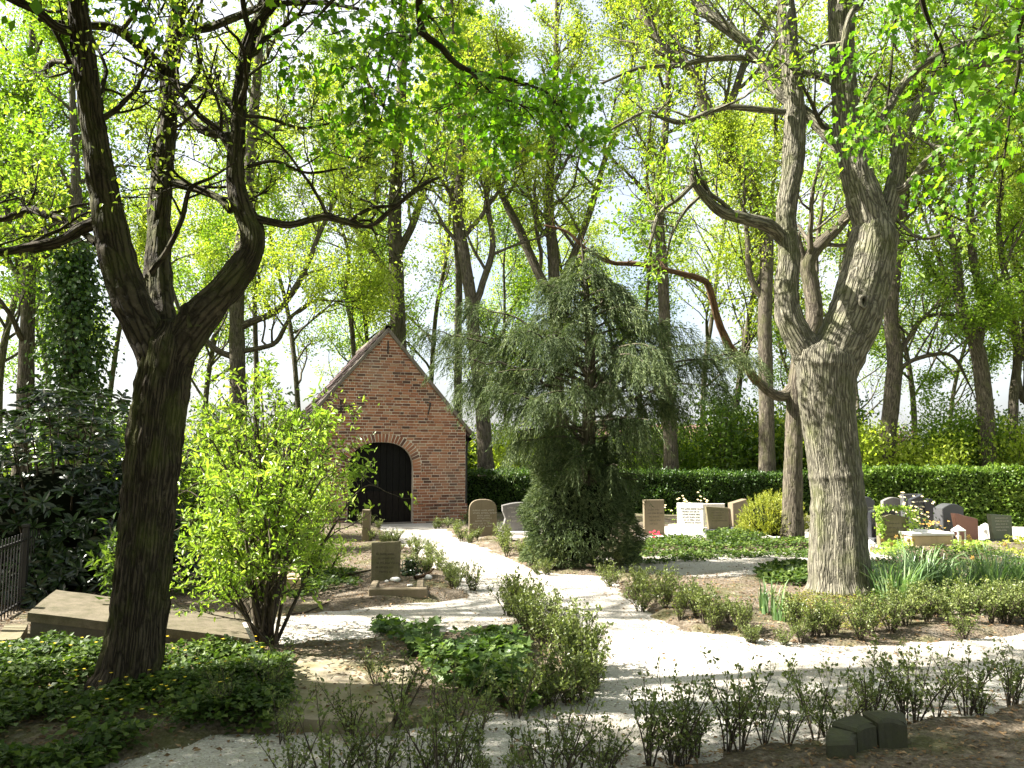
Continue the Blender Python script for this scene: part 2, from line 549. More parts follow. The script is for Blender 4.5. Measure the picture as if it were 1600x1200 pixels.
class Leaves:
    """folded rhombus leaves (or lobed ones) gathered into one mesh"""
    def __init__(self):
        self.C, self.D, self.N, self.S = [], [], [], []
    def add(self, C, D, N, S):
        C = np.atleast_2d(C)
        self.C.append(C)
        self.D.append(np.broadcast_to(D, C.shape))
        self.N.append(np.broadcast_to(N, C.shape))
        self.S.append(np.broadcast_to(S, (len(C),)))
    def count(self):
        return sum(len(c) for c in self.C)
    def mesh(self, name, width=0.55, fold=0.12, lobed=False, droop=0.0, oval=False):
        C = np.concatenate(self.C)
        D = unit(np.concatenate(self.D))
        Nn = np.concatenate(self.N)
        S = np.concatenate(self.S)[:, None]
        Sd = unit(np.cross(Nn, D))
        Nn = np.cross(D, Sd)
        n = len(C)
        if oval:
            w1, w2 = S * width * 0.42, S * width * 0.40
            vs = [C, C + D * S * 0.26 - Sd * w1 + Nn * S * fold * 0.8, C + D * S * 0.66 - Sd * w2 + Nn * S * (fold * 0.8 - droop * 0.4), C + D * S - Nn * S * droop,
                  C + D * S * 0.66 + Sd * w2 + Nn * S * (fold * 0.8 - droop * 0.4), C + D * S * 0.26 + Sd * w1 + Nn * S * fold * 0.8]
            V = np.stack(vs, 1).reshape(-1, 3)
            b6 = (np.arange(n) * 6)[:, None]
            Q = np.concatenate([b6 + np.array([[0, 1, 2, 3]]), b6 + np.array([[0, 3, 4, 5]])])
            return mesh_np(name, V, Q)
        if not lobed:
            b = C
            l = C + D * S * 0.48 + Sd * S * width * 0.5 + Nn * S * fold
            t = C + D * S - Nn * S * droop
            r = C + D * S * 0.48 - Sd * S * width * 0.5 + Nn * S * fold
            V = np.stack([b, r, t, l], 1).reshape(-1, 3)
            Q = np.arange(n * 4).reshape(n, 4)
            return mesh_np(name, V, Q)
        # palmate outline: polar radii around the leaf, centre vertex + 10 rim vertices
        prof = [(-0.02, 0.0), (0.18, 0.42), (0.34, 0.30), (0.62, 0.50), (0.62, 0.22), (1.0, 0.0),
                (0.62, -0.22), (0.62, -0.50), (0.34, -0.30), (0.18, -0.42)]
        vs = [C + D * S * 0.36 - Nn * S * fold * 0.6]
        for a, w in prof:
            vs.append(C + D * S * a + Sd * S * w * width * 2 + Nn * S * fold * abs(w) * 2 - Nn * S * droop * a * a)
        k = len(vs)
        V = np.stack(vs, 1).reshape(-1, 3)
        base = (np.arange(n) * k)[:, None]
        T = []
        m = len(prof)
        for i in range(m):
            T.append(np.concatenate([base, base + 1 + (i + 1) % m, base + 1 + i], 1))
        T = np.stack(T, 1).reshape(-1, 3)
        return mesh_np(name, V, None, T)

def rand_dirs(rng, n, up=0.0):
    d = rng.normal(size=(n, 3))
    d[:, 2] += up
    return unit(d)

def grow(W, Lf, rng, p, d, L, r, lev, par):
    """one branch with its side branches; the last level carries leaves"""
    maxl = par['levels']
    seg = L / max(3, (8, 6, 5, 4)[min(lev, 3)])
    n = max(3, int(round(L / seg)))
    P = [np.array(p, float)]
    d = np.array(d, float)
    trop = par.get('trop', 0.05)
    for i in range(n):
        d = d + rng.normal(size=3) * par.get('wob', 0.16) + np.array([0, 0, trop])
        d /= np.linalg.norm(d)
        P.append(P[-1] + d * seg)
    P = np.array(P)
    R = r * (1 - np.linspace(0, 1, n + 1) * 0.72)
    if r > par.get('minr', 0.0):
        W.tube(P, R, (8, 6, 4, 3)[min(lev, 3)], 0.0, cap=False)
    if lev >= maxl:
        k = max(1, rng.poisson(par['leaves']))
        t = rng.random(k) ** 0.6 * n
        i = np.minimum(t.astype(int), n - 1)
        f = (t - i)[:, None]
        C = P[i] * (1 - f) + P[i + 1] * f + rng.normal(size=(k, 3)) * par.get('spread', 0.10)
        D = unit(rand_dirs(rng, k) + 0.7 * d + np.array([0, 0, par.get('ldroop', -0.25)]))
        Lf.add(C, D, rand_dirs(rng, k, par.get('lup', 0.8)), par['size'] * (0.6 + 0.8 * rng.random(k)))
        return
    nb = par['nb'][lev]
    nb = max(1, int(round(nb * (0.75 + 0.5 * rng.random()))))
    for k in range(nb):
        t = (0.18 + 0.82 * (k + rng.random()) / nb) * n
        i = min(int(t), n - 1)
        q = P[i] + (P[i + 1] - P[i]) * (t - i)
        dd = unit(P[i + 1] - P[i])
        side = unit(np.cross(dd, rng.normal(size=3)))
        ang = math.radians(rng.uniform(*par.get('ang', (28, 62))))
        cd = dd * math.cos(ang) + side * math.sin(ang)
        cl = L * par.get('ratio', 0.52) * (0.65 + 0.6 * rng.random()) * (1.1 - 0.5 * t / n)
        cr = max(R[i] * par.get('rratio', 0.55), 0.004)
        grow(W, Lf, rng, q, cd, cl, cr, lev + 1, par)

def limb_branches(W, Lf, rng, P, R, n, par, t0=0.3, lrange=(1.5, 3.5), upness=0.4, side=None):
    """side branches spread along a main stem"""
    m = len(P) - 1
    for k in range(n):
        t = t0 + (1 - t0) * (k + rng.random()) / n
        i = min(int(t * m), m - 1)
        q = P[i]
        dd = unit(P[i + 1] - P[i])
        az = rng.random() * 2 * math.pi
        out = np.array([math.cos(az), math.sin(az), 0.0])
        if side is not None and rng.random() < 0.6:
            out = unit(out + np.array(side))
        d = unit(out + np.array([0, 0, upness * (0.4 + 1.2 * rng.random())]) + 0.35 * dd)
        L = rng.uniform(*lrange) * (1.15 - 0.6 * (t - t0) / (1 - t0 + 1e-6))
        grow(W, Lf, rng, q, d, L, min(R[i] * 0.5, 0.028 * L), 0, par)

# ------------------------------------------------------------------ ground and paths
def poly_px(pts):
    return np.array([gpt(x, y)[:2] for x, y in pts])

PATHS = [
    poly_px([(588, 817), (676, 817), (705, 838), (765, 864), (835, 893), (945, 902), (962, 930), (1010, 960), (1080, 988), (1180, 1003),
             (1300, 1012), (1450, 1005), (1620, 992), (1900, 990), (1900, 1062), (1620, 1090), (1450, 1122), (1300, 1150), (1150, 1165),
             (1000, 1195), (880, 1240), (820, 1260), (820, 1120), (900, 1090), (948, 1040), (915, 1000), (850, 965), (780, 940), (742, 935),
             (715, 902), (650, 862), (608, 840)]),
    poly_px([(800, 930), (860, 968), (780, 972), (700, 987), (600, 997), (440, 1007), (375, 1000), (380, 975), (470, 962), (560, 952), (740, 934)]),
    poly_px([(240, 1185), (330, 1155), (480, 1148), (600, 1150), (830, 1115), (830, 1500), (150, 1500), (100, 1230)]),
    poly_px([(890, 874), (1010, 869), (1180, 862), (1400, 860), (1400, 874), (1190, 884), (1170, 897), (1120, 903), (1000, 896)]),
    poly_px([(1000, 836), (1050, 818), (1330, 815), (1700, 815), (1800, 850), (1600, 850), (1500, 846), (1380, 858), (1280, 846), (1120, 840), (1000, 850)]),
    poly_px([(738, 822), (790, 815), (840, 815), (850, 838), (800, 846), (775, 838)]),
    poly_px([(1555, 868), (1700, 862), (1900, 880), (1700, 893), (1590, 884)]),
]

def sdist(x, y):
    """signed distance to the paths, negative inside"""
    x = np.asarray(x, float)
    y = np.asarray(y, float)
    best = np.full(x.shape, 1e9)
    for P in PATHS:
        d2 = np.full(x.shape, 1e18)
        ins = np.zeros(x.shape, bool)
        n = len(P)
        for i in range(n):
            ax, ay = P[i]
            bx, by = P[(i + 1) % n]
            ex, ey = bx - ax, by - ay
            t = np.clip(((x - ax) * ex + (y - ay) * ey) / (ex * ex + ey * ey), 0, 1)
            d2 = np.minimum(d2, (x - ax - t * ex) ** 2 + (y - ay - t * ey) ** 2)
            c = ((ay > y) != (by > y))
            with np.errstate(divide='ignore', invalid='ignore'):
                xi = ax + (y - ay) * ex / (ey if ey != 0 else 1e-9)
            ins ^= c & (x < xi)
        d = np.sqrt(d2)
        best = np.minimum(best, np.where(ins, -d, d))
    return best

def gz(x, y):
    """height of the soil"""
    x = np.asarray(x, float)
    y = np.asarray(y, float)
    sd = sdist(x, y) + 0.26 * noise2(x, y, 2.2) + 0.20 * noise2(x, y, 7.0)
    k = np.clip((sd + 0.05) / 0.30, 0, 1)
    k = k * k * (3 - 2 * k)
    bump = 0.05 + 0.08 * noise2(x, y, 0.9, 2) + 0.035 * noise2(x, y, 4.0, 4) + 0.015 * noise2(x, y, 14.0, 1)
    far = np.clip((np.hypot(x, y) - 25) / 20, 0, 1)
    return -0.035 + k * (0.04 + bump * (1 - far) + 0.02 * far)

def gz1(x, y):
    return float(gz(np.array([x]), np.array([y]))[0])

def axis_vals(lo, hi, step, reach, grow_=1.35):
    mid = list(np.arange(lo, hi + 1e-6, step))
    a, b, s = lo, hi, step
    L, R = [], []
    while a > -reach or b < reach:
        s *= grow_
        a -= s
        b += s
        L.append(max(a, -reach - 50))
        R.append(min(b, reach + 50))
    return np.array(sorted(set(L)) + mid + sorted(set(R)))

gx = axis_vals(-8.5, 12.0, 0.085, 900)
gy = axis_vals(2.4, 22.5, 0.085, 900)
GX, GY = np.meshgrid(gx, gy)
GZ = gz(GX.ravel(), GY.ravel())
V = np.stack([GX.ravel(), GY.ravel(), GZ], 1)
ny, nx = GX.shape
ii = (np.arange(ny - 1)[:, None] * nx + np.arange(nx - 1)[None, :])
Q = np.stack([ii, ii + 1, ii + nx + 1, ii + nx], -1).reshape(-1, 4)

m, nt, out = newmat('woodland_soil')
N = NT(nt)
tc = N.n("ShaderNodeTexCoord")
v = tc.outputs["Object"]
n1 = N.noise(v, 1.3, 5)
n2 = N.noise(v, 28, 5, 0.7)
n3 = N.noise(v, 5.0, 4)
vo = N.voro(v, 38)
c = N.ramp(n2, [(0.3, (0.05, 0.041, 0.03)), (0.5, (0.115, 0.094, 0.068)), (0.72, (0.25, 0.215, 0.165))])
c = N.mix(N.math('MULTIPLY', vo.outputs["Color"], 0.45), c, (0.14, 0.105, 0.072))
c = N.mix(N.math('MULTIPLY', N.ramp(n1, [(0.5, (0, 0, 0)), (0.62, (1, 1, 1))]), 0.5), c, (0.075, 0.09, 0.022))
c = N.mix(N.math('MULTIPLY', N.ramp(n3, [(0.52, (0, 0, 0)), (0.72, (1, 1, 1))]), 0.5), c, (0.33, 0.29, 0.24))
# far away the wood floor is green with undergrowth
geo = N.n("ShaderNodeNewGeometry")
ln = N.n("ShaderNodeVectorMath", operation='LENGTH')
N.link(geo.outputs["Position"], ln.inputs[0])
fr = N.n("ShaderNodeMapRange")
fr.inputs[1].default_value = 22
fr.inputs[2].default_value = 32
N.link(ln.outputs["Value"], fr.inputs[0])
green = N.mix(n2, (0.04, 0.07, 0.015), (0.12, 0.17, 0.03))
c = N.mix(fr.outputs[0], c, green)
h = N.math('ADD', n2, N.math('MULTIPLY', vo.outputs["Distance"], 0.6))
N.pbr(out, c, 0.95, N.bump(h, 0.8, 0.03), 0.1)
M['soil'] = m
ground = obj('ground', mesh_np('ground', V, Q, None, True), M['soil'])
tag(ground, 'brown woodland soil of the churchyard', 'ground', kind='structure')

# path sheet of white shell grit; the soil rises above it at its edges
px_ = np.arange(-7.5, 13.5, 0.1)
py_ = np.arange(2.2, 22.5, 0.1)
PX, PY = np.meshgrid(px_, py_)
sdp = sdist(PX.ravel(), PY.ravel()).reshape(PX.shape)
PZ = 0.012 * noise2(PX.ravel(), PY.ravel(), 1.5, 6) + 0.006 * noise2(PX.ravel(), PY.ravel(), 7, 8)
ny, nx = PX.shape
ii = (np.arange(ny - 1)[:, None] * nx + np.arange(nx - 1)[None, :])
keep = (sdp[:-1, :-1] < 0.45)
Q = np.stack([ii, ii + 1, ii + nx + 1, ii + nx], -1)[keep].reshape(-1, 4)
used = np.unique(Q)
rem = np.full(nx * ny, -1)
rem[used] = np.arange(len(used))
V = np.stack([PX.ravel(), PY.ravel(), PZ], 1)[used]
m, nt, out = newmat('shell_grit')
N = NT(nt)
tc = N.n("ShaderNodeTexCoord")
v = tc.outputs["Object"]
vo = N.voro(v, 75)
vb = N.voro(v, 170)
n1 = N.noise(v, 1.1, 5)
n2 = N.noise(v, 22, 6, 0.75)
c = N.mix(vo.outputs["Color"], (0.33, 0.31, 0.275), (0.53, 0.505, 0.455))
c = N.mix(N.math('MULTIPLY', N.ramp(n2, [(0.52, (0, 0, 0)), (0.68, (1, 1, 1))]), 0.55), c, (0.26, 0.215, 0.16))
c = N.mix(N.math('MULTIPLY', N.ramp(n1, [(0.46, (0, 0, 0)), (0.66, (1, 1, 1))]), 0.65), c, (0.24, 0.205, 0.155))
vd = N.voro(v, 26)
spk = N.ramp(vd.outputs["Distance"], [(0.10, (1, 1, 1)), (0.17, (0, 0, 0))])
c = N.mix(N.math('MULTIPLY', spk, 0.6), c, (0.14, 0.10, 0.06))
h = N.math('ADD', vo.outputs["Distance"], N.math('MULTIPLY', vb.outputs["Distance"], 0.5))
N.pbr(out, c, 0.9, N.bump(h, 0.6, 0.012), 0.15)
M['grit'] = m
path = obj('path', mesh_np('path', V, rem[Q], None, True), M['grit'])
tag(path, 'pale shell grit path leading to the chapel door', 'path', kind='structure')

# ------------------------------------------------------------------ chapel
TH = math.radians(20.0)
cb = at(602, 816, 20.6)
CH = thing('chapel', 'small red brick chapel with steep gable and black arched door', 'chapel', (cb[0], 20.6, 0.0), TH)
HW, EAVE, APEX, DEPTH = 2.2, 2.62, 5.20, 5.2
DX, DHW, SPR, TOPA = -0.13, 0.86, 1.38, 2.16

m, nt, out = newmat('brick')
N = NT(nt)
oi = N.n("ShaderNodeObjectInfo")
tc = N.n("ShaderNodeTexCoord")
g = N.n("ShaderNodeNewGeometry")
vo = N.voro(tc.outputs["Object"], 4.0)
rnd = N.math('FRACT', N.math('ADD', g.outputs["Random Per Island"], oi.outputs["Random"]))
c = N.ramp(rnd, [(0.0, (0.06, 0.035, 0.028)), (0.22, (0.16, 0.07, 0.045)), (0.55, (0.28, 0.115, 0.062)), (0.85, (0.37, 0.165, 0.09)), (1.0, (0.34, 0.23, 0.15))])
wp = g.outputs["Position"]
nz = N.noise(wp, 45, 5, 0.7)
c = N.mix(N.math('MULTIPLY', nz, 0.35), c, (0.10, 0.065, 0.05))
big = N.noise(wp, 1.0, 4)
c = N.mix(N.math('MULTIPLY', N.ramp(big, [(0.48, (0, 0, 0)), (0.7, (1, 1, 1))]), 0.35), c, (0.24, 0.19, 0.15))
N.pbr(out, c, 0.9, N.bump(nz, 0.4, 0.008), 0.15)
M['brick'] = m
m, nt, out = newmat('lime_mortar')
N = NT(nt)
g = N.n("ShaderNodeNewGeometry")
n1 = N.noise(g.outputs["Position"], 30, 5)
n2 = N.noise(g.outputs["Position"], 1.2, 4)
c = N.mix(n1, (0.40, 0.34, 0.27), (0.62, 0.55, 0.46))
c = N.mix(N.math('MULTIPLY', N.ramp(n2, [(0.45, (0, 0, 0)), (0.65, (1, 1, 1))]), 0.6), c, (0.23, 0.165, 0.125))
N.pbr(out, c, 0.95, N.bump(n1, 0.4, 0.01), 0.1)
M['mortar'] = m
M['tar'] = plain_mat('black_tarred_wood', (0.006, 0.006, 0.0055), 0.7, 0.08, 0.5, 9)
M['tar_worn'] = plain_mat('worn_black_wood', (0.011, 0.009, 0.0075), 0.8, 0.08, 0.6, 14)
M['iron'] = plain_mat('black_iron', (0.018, 0.017, 0.016), 0.6, 0.4, 0.4, 40)
M['coping'] = stone_mat('weathered_verge', (0.10, 0.085, 0.07), (0.20, 0.17, 0.14), 0.4, (0.06, 0.06, 0.03))
M['tile'] = stone_mat('dark_purple_tile', (0.03, 0.014, 0.015), (0.075, 0.038, 0.038), 0.3, (0.10, 0.09, 0.07), 2.0, 0.6, 0.35)
M['darkvoid'] = plain_mat('dark_inside', (0.02, 0.018, 0.016), 0.9)

def gable_top(x):
    return EAVE + (APEX - EAVE) * (1 - abs(x) / HW)

def arch_z(x):
    u = min(1.0, abs(x - DX) / DHW)
    return SPR + (TOPA - SPR) * (1 - u ** 2.5) ** (1 / 2.5)

# wall body of lime mortar: columns from the opening up to the gable line, with the reveal of the arch
G = Geo()
xs = sorted(set(list(np.linspace(-HW, HW, 47)) + list(DX + DHW * np.sin(np.linspace(-math.pi / 2, math.pi / 2, 37))) + [0.0]))
T_W = 0.32
for x0, x1 in zip(xs[:-1], xs[1:]):
    xm = (x0 + x1) / 2
    inside = abs(xm - DX) < DHW
    b0 = arch_z(x0) if inside else 0.0 - 0.15
    b1 = arch_z(x1) if inside else 0.0 - 0.15
    t0_, t1_ = gable_top(x0), gable_top(x1)
    V = [(x0, 0, b0), (x1, 0, b1), (x1, 0, t1_), (x0, 0, t0_), (x0, T_W, b0), (x1, T_W, b1), (x1, T_W, t1_), (x0, T_W, t0_)]
    G.add(V, [(0, 1, 2, 3), (5, 4, 7, 6), (4, 5, 1, 0), (3, 2, 6, 7)])
for sx in (-1, 1):
    x = DX + sx * DHW
    V = [(x, 0, -0.15), (x, T_W, -0.15), (x, T_W, SPR), (x, 0, SPR)]
    G.add(V, [(0, 1, 2, 3) if sx > 0 else (3, 2, 1, 0)])
WALL = obj('wall', G.mesh('chapel_front_wall'), M['mortar'], CH)

# bricks
def brick_mesh(w, hgt, seed):
    V, Q, T = box_arrays(-w / 2, w / 2, -0.006, 0.02, -hgt / 2, hgt / 2, 0.004)
    r = np.random.default_rng(seed)
    V = V + r.normal(size=V.shape) * np.array([0.0018, 0.0012, 0.0018])
    return mesh_np('brick', V, Q, T)
COURSE = 0.077
BH = 0.062
full = [brick_mesh(0.212, BH, s) for s in range(6)]
head = [brick_mesh(0.100, BH, 20 + s) for s in range(4)]
for me in full + head: me.materials.append(M['brick'])
rb = np.random.default_rng(5)
bricks = []                       # (x centre, z centre, width)
z = -0.02
row = 0
RING = 0.225
while z < APEX:
    zc = z + COURSE / 2
    lim = HW * (1 - max(0.0, (zc + 0.02 - EAVE)) / (APEX - EAVE)) - 0.004 if zc > EAVE else HW - 0.004
    if lim < 0.05: break
    x = -HW + (0.0, 0.055, 0.11, 0.165)[(row * (1 if row % 4 else 2)) % 4] - 0.23
    while x < HW:
        w = 0.100 if (rb.random() < 0.30) else 0.212
        a, b = x + 0.005, x + w + 0.005
        x += w + 0.011
        a, b = max(a, -lim), min(b, lim)
        # cut back to the ring of arch bricks and the jambs
        if zc < TOPA + RING:
            zz = max(zc, 0)
            if zz < SPR:
                hw = DHW
            else:
                u = (zz - SPR) / (TOPA + RING - SPR)
                hw = (DHW + RING) * max(0.0, 1 - u ** 2.5) ** (1 / 2.5)
            lo, hi = DX - hw - 0.006, DX + hw + 0.006
            if zz >= SPR or True:
                if a >= lo and b <= hi: continue
                if a < lo < b <= hi + 0.3 and b > lo: b = lo
                elif a < hi < b: a = hi
        if b - a < 0.035: continue
        bricks.append(((a + b) / 2, zc, b - a))
    z += COURSE
    row += 1
for k in range(len(bricks)):
    pass
# the 300 that show largest: standard bricks right of and above the door, clear of the bushes
def show(bk):
    x, zc, w = bk
    return -(w >= 0.2) * 10 - (x > -1.2) * 4 - (zc > 0.5) * 2 - x * 0.2
order = sorted(range(len(bricks)), key=lambda i: show(bricks[i]))
single = [i for i in order if abs(bricks[i][2] - 0.212) < 0.004 or abs(bricks[i][2] - 0.100) < 0.004][:285]
sset = set(single)
for i in single:
    x, zc, w = bricks[i]
    me = (full[i % 6] if w > 0.15 else head[i % 4])
    o = obj('brick', me, None, WALL, (x, rb.normal() * 0.0015, zc + rb.normal() * 0.0015))
G = Geo()
for i, (x, zc, w) in enumerate(bricks):
    if i in sset: continue
    V, Q, T = box_arrays(x - w / 2, x + w / 2, -0.006, 0.02, zc - BH / 2, zc + BH / 2, 0.004)
    G.add(V + rb.normal(size=3) * 0.0015, Q, T)
# arch ring: bricks on end around the opening
NV = 34
for k in range(NV):
    a = math.pi * (k + 0.5) / NV
    ca, sa = math.cos(a), math.sin(a)
    f = 1.0 / (abs(ca) ** 2.5 + abs(sa) ** 2.5) ** (1 / 2.5)
    x0, z0 = DX + DHW * f * ca, SPR + (TOPA - SPR) * f * sa
    x1, z1 = DX + (DHW + RING) * f * ca, SPR + (TOPA + RING - SPR) * f * sa
    d = np.array([x1 - x0, z1 - z0])
    L = np.linalg.norm(d)
    d /= L
    t = np.array([-d[1], d[0]])
    hw = 0.034
    V, Q, T = box_arrays(-hw, hw, -0.008, 0.03, 0.004, L - 0.008, 0.004)
    P = np.stack([x0 + V[:, 0] * t[0] * -1 + V[:, 2] * d[0], V[:, 1], z0 + V[:, 0] * t[1] * -1 + V[:, 2] * d[1]], 1)
    G.add(P, Q, T)
tag(obj('brickwork', G.mesh('brickwork'), M['brick'], WALL), kind='stuff')

# plinth that steps out at the foot, right of and left of the door
for sx in (-1, 1):
    G = Geo()
    xa, xb = (DX + DHW + 0.02, HW + 0.05) if sx > 0 else (-HW - 0.05, DX - DHW - 0.02)
    for rr in range(7):
        x = xa + (0.0 if rr % 2 else -0.11)
        while x < xb:
            a, b = max(x + 0.005, xa), min(x + 0.215, xb)
            x += 0.223
            if b - a > 0.03:
                V, Q, T = box_arrays(a, b, -0.045, 0.01, 0.0 + rr * COURSE - 0.03, rr * COURSE + BH - 0.03, 0.005)
                G.add(V + rb.normal(size=3) * 0.002, Q, T)
    V, Q, T = box_arrays(xa, xb, -0.036, -0.008, -0.1, 6 * COURSE + BH - 0.034)
    obj('plinth_core', mesh_np('plinth_core', V, Q, T), M['mortar'], CH)
    p = obj('plinth', G.mesh('plinth'), M['brick'], CH)
    tag(p, kind='stuff')

# side and back walls
G = Geo()
G.box(-HW + 0.003, -HW + 0.3, T_W + 0.002, DEPTH, -0.15, EAVE - 0.06)
G.box(HW - 0.3, HW - 0.003, T_W + 0.002, DEPTH, -0.15, EAVE - 0.06)
G.box(-HW + 0.302, HW - 0.302, DEPTH - 0.3, DEPTH - 0.002, -0.15, EAVE - 0.06)
m, nt, out = newmat('side_brickwork')
N = NT(nt)
tc = N.n("ShaderNodeTexCoord")
sw = N.n("ShaderNodeSeparateXYZ")
N.link(tc.outputs["Object"], sw.inputs[0])
cw = N.n("ShaderNodeCombineXYZ")
N.link(sw.outputs["Y"], cw.inputs[0])
N.link(sw.outputs["Z"], cw.inputs[1])
bt = N.n("ShaderNodeTexBrick")
N.link(cw.outputs[0], bt.inputs["Vector"])
bt.inputs["Scale"].default_value = 1.0
bt.inputs["Brick Width"].default_value = 0.223
bt.inputs["Row Height"].default_value = COURSE
bt.inputs["Mortar Size"].default_value = 0.006
bt.inputs["Color1"].default_value = (0.30, 0.12, 0.07, 1)
bt.inputs["Color2"].default_value = (0.14, 0.06, 0.045, 1)
bt.inputs["Mortar"].default_value = (0.4, 0.35, 0.29, 1)
N.pbr(out, bt.outputs["Color"], 0.9, N.bump(bt.outputs["Fac"], -0.4, 0.006), 0.15)
obj('side_wall', G.mesh('side_wall'), m, CH)

# door: two leaves of tarred planks set back in the reveal
DOOR = obj('door', None, None, CH)
G = Geo()
npl = 10
pw = 2 * DHW / npl
dback = Geo()
for k in range(npl):
    a, b = DX - DHW + k * pw, DX - DHW + (k + 1) * pw
    zt = min(TOPA, max(arch_z(a + 0.01), arch_z(b - 0.01)) + 0.05)
    split = 0.86
    gp = 0.007 if k != npl // 2 - 1 else 0.016
    V, Q, T = box_arrays(a + 0.003, b - gp + 0.003, 0.16, 0.20, split, zt, 0.004)
    obj('plank', mesh_np('plank', V, Q, T), M['tar'], DOOR)
    V, Q, T = box_arrays(a + 0.003, b - gp + 0.003, 0.163, 0.20, 0.03, split - 0.002, 0.004)
    obj('plank', mesh_np('plank', V, Q, T), M['tar_worn'], DOOR)
V, Q, T = box_arrays(DX - DHW, DX + DHW, 0.205, 0.24, 0.02, TOPA)
obj('backing', mesh_np('backing', V, Q, T), M['darkvoid'], DOOR)
V, Q, T = box_arrays(DX - 0.085, DX - 0.045, 0.12, 0.158, 0.95, 1.12, 0.008)
obj('handle', mesh_np('handle', V, Q, T), M['iron'], DOOR)
V, Q, T = box_arrays(DX - DHW + 0.01, DX + DHW - 0.01, -0.03, 0.2, -0.08, 0.028, 0.01)
obj('threshold', mesh_np('threshold', V, Q, T), M['coping'], CH)

# verge: weathered strips along both slopes of the gable
sl = math.atan2(APEX - EAVE, HW)
SLEN = math.hypot(HW, APEX - EAVE)
for sx in (-1, 1):
    V, Q, T = box_arrays(-0.25, SLEN + 0.03, -0.065, 0.24, -0.05, 0.04, 0.012)
    # local x runs up the slope
    P = np.stack([sx * (HW - V[:, 0] * math.cos(sl) + V[:, 2] * math.sin(sl)), V[:, 1], EAVE + V[:, 0] * math.sin(sl) + V[:, 2] * math.cos(sl)], 1)
    Qf = [q[::-1] for q in Q] if sx > 0 else Q
    Tf = [t[::-1] for t in T] if sx > 0 else T
    obj('verge', mesh_np('verge', P, Qf, Tf), M['coping'], CH)

# roof: a slab on each side, tiles one by one on the slope that shows
ROOF = obj('roof', None, None, CH)
for sx in (-1, 1):
    V, Q, T = box_arrays(-0.30, SLEN, 0.05, DEPTH + 0.05, -0.12, 0.0)
    P = np.stack([sx * (HW - V[:, 0] * math.cos(sl) + V[:, 2] * math.sin(sl)), V[:, 1], EAVE + V[:, 0] * math.sin(sl) + V[:, 2] * math.cos(sl)], 1)
    obj('slope', mesh_np('slope', P, [q[::-1] for q in Q] if sx > 0 else Q), M['tile'], ROOF)
# pantile: S-shaped profile
tw, tl = 0.235, 0.34
prof = [(u, 0.03 * math.sin(u / tw * 2 * math.pi)) for u in np.linspace(0, tw, 7)]
V = []
for ysl in (0.0, tl):
    for u, h in prof:
        V.append((ysl, u, h + 0.045 - 0.03 * ysl / tl))
for u, h in prof:
    V.append((0.0, u, h + 0.022))
Q = [(k, k + 1, 7 + k + 1, 7 + k) for k in range(6)] + [(14 + k, 14 + k + 1, k + 1, k) for k in range(6)]
V = np.array(V)
rows, cols = 13, 21
GR = Geo()
tile_me = None
for sx in (-1, 1):
    for r in range(rows):
        for cidx in range(cols):
            x0 = -0.28 + r * 0.285
            y0 = 0.28 + cidx * 0.232
            W3 = V + np.array([x0, y0, 0.012])
            W3[:, 2] += rb.normal() * 0.004
            P = np.stack([sx * (HW - W3[:, 0] * math.cos(sl) + W3[:, 2] * math.sin(sl)), W3[:, 1], EAVE + W3[:, 0] * math.sin(sl) + W3[:, 2] * math.cos(sl)], 1)
            if x0 + tl > SLEN + 0.15: continue
            if sx < 0:
                if tile_me is None:
                    ref = np.array([sx * (HW - x0 * math.cos(sl)), y0, EAVE + x0 * math.sin(sl)])
                    tile_me = mesh_np('tile', P - ref, Q, None, True)
                    tile_me.materials.append(M['tile'])
                org = np.array([sx * (HW - x0 * math.cos(sl)), y0, EAVE + x0 * math.sin(sl)]) + rb.normal(size=3) * 0.003
                obj('tile', tile_me, None, ROOF, org)
            else:
                GR.add(P, [q[::-1] for q in Q])
tag(obj('far_tiles', GR.mesh('far_tiles', True), M['tile'], ROOF), kind='stuff')
W = Wood()
W.tube([(0, 0.0, APEX + 0.045), (0, DEPTH / 2, APEX + 0.03), (0, DEPTH + 0.1, APEX + 0.045)], [0.09, 0.09, 0.09], 10)
obj('ridge', W.mesh('ridge'), M['coping'], CH)
# wall anchors
for (ax, az, tilt, ln) in ((0.0, 4.72, 0.0, 0.36), (-1.22, 3.10, -0.08, 0.30), (1.16, 3.08, 0.22, 0.34)):
    G = Geo()
    Mx = Matrix.Translation((ax, 0, az)) @ Matrix.Rotation(tilt, 4, 'Y')
    G.box(-0.016, 0.016, -0.03, -0.007, -ln / 2, ln / 2, 0.004, Mx)
    if ax:
        G.box(-0.11 if ax > 0 else 0.0, 0.0 if ax > 0 else 0.11, -0.028, -0.009, ln / 2 - 0.03, ln / 2 - 0.004, 0.004, Mx)
    obj('wall_anchor', G.mesh('wall_anchor'), M['iron'], CH)
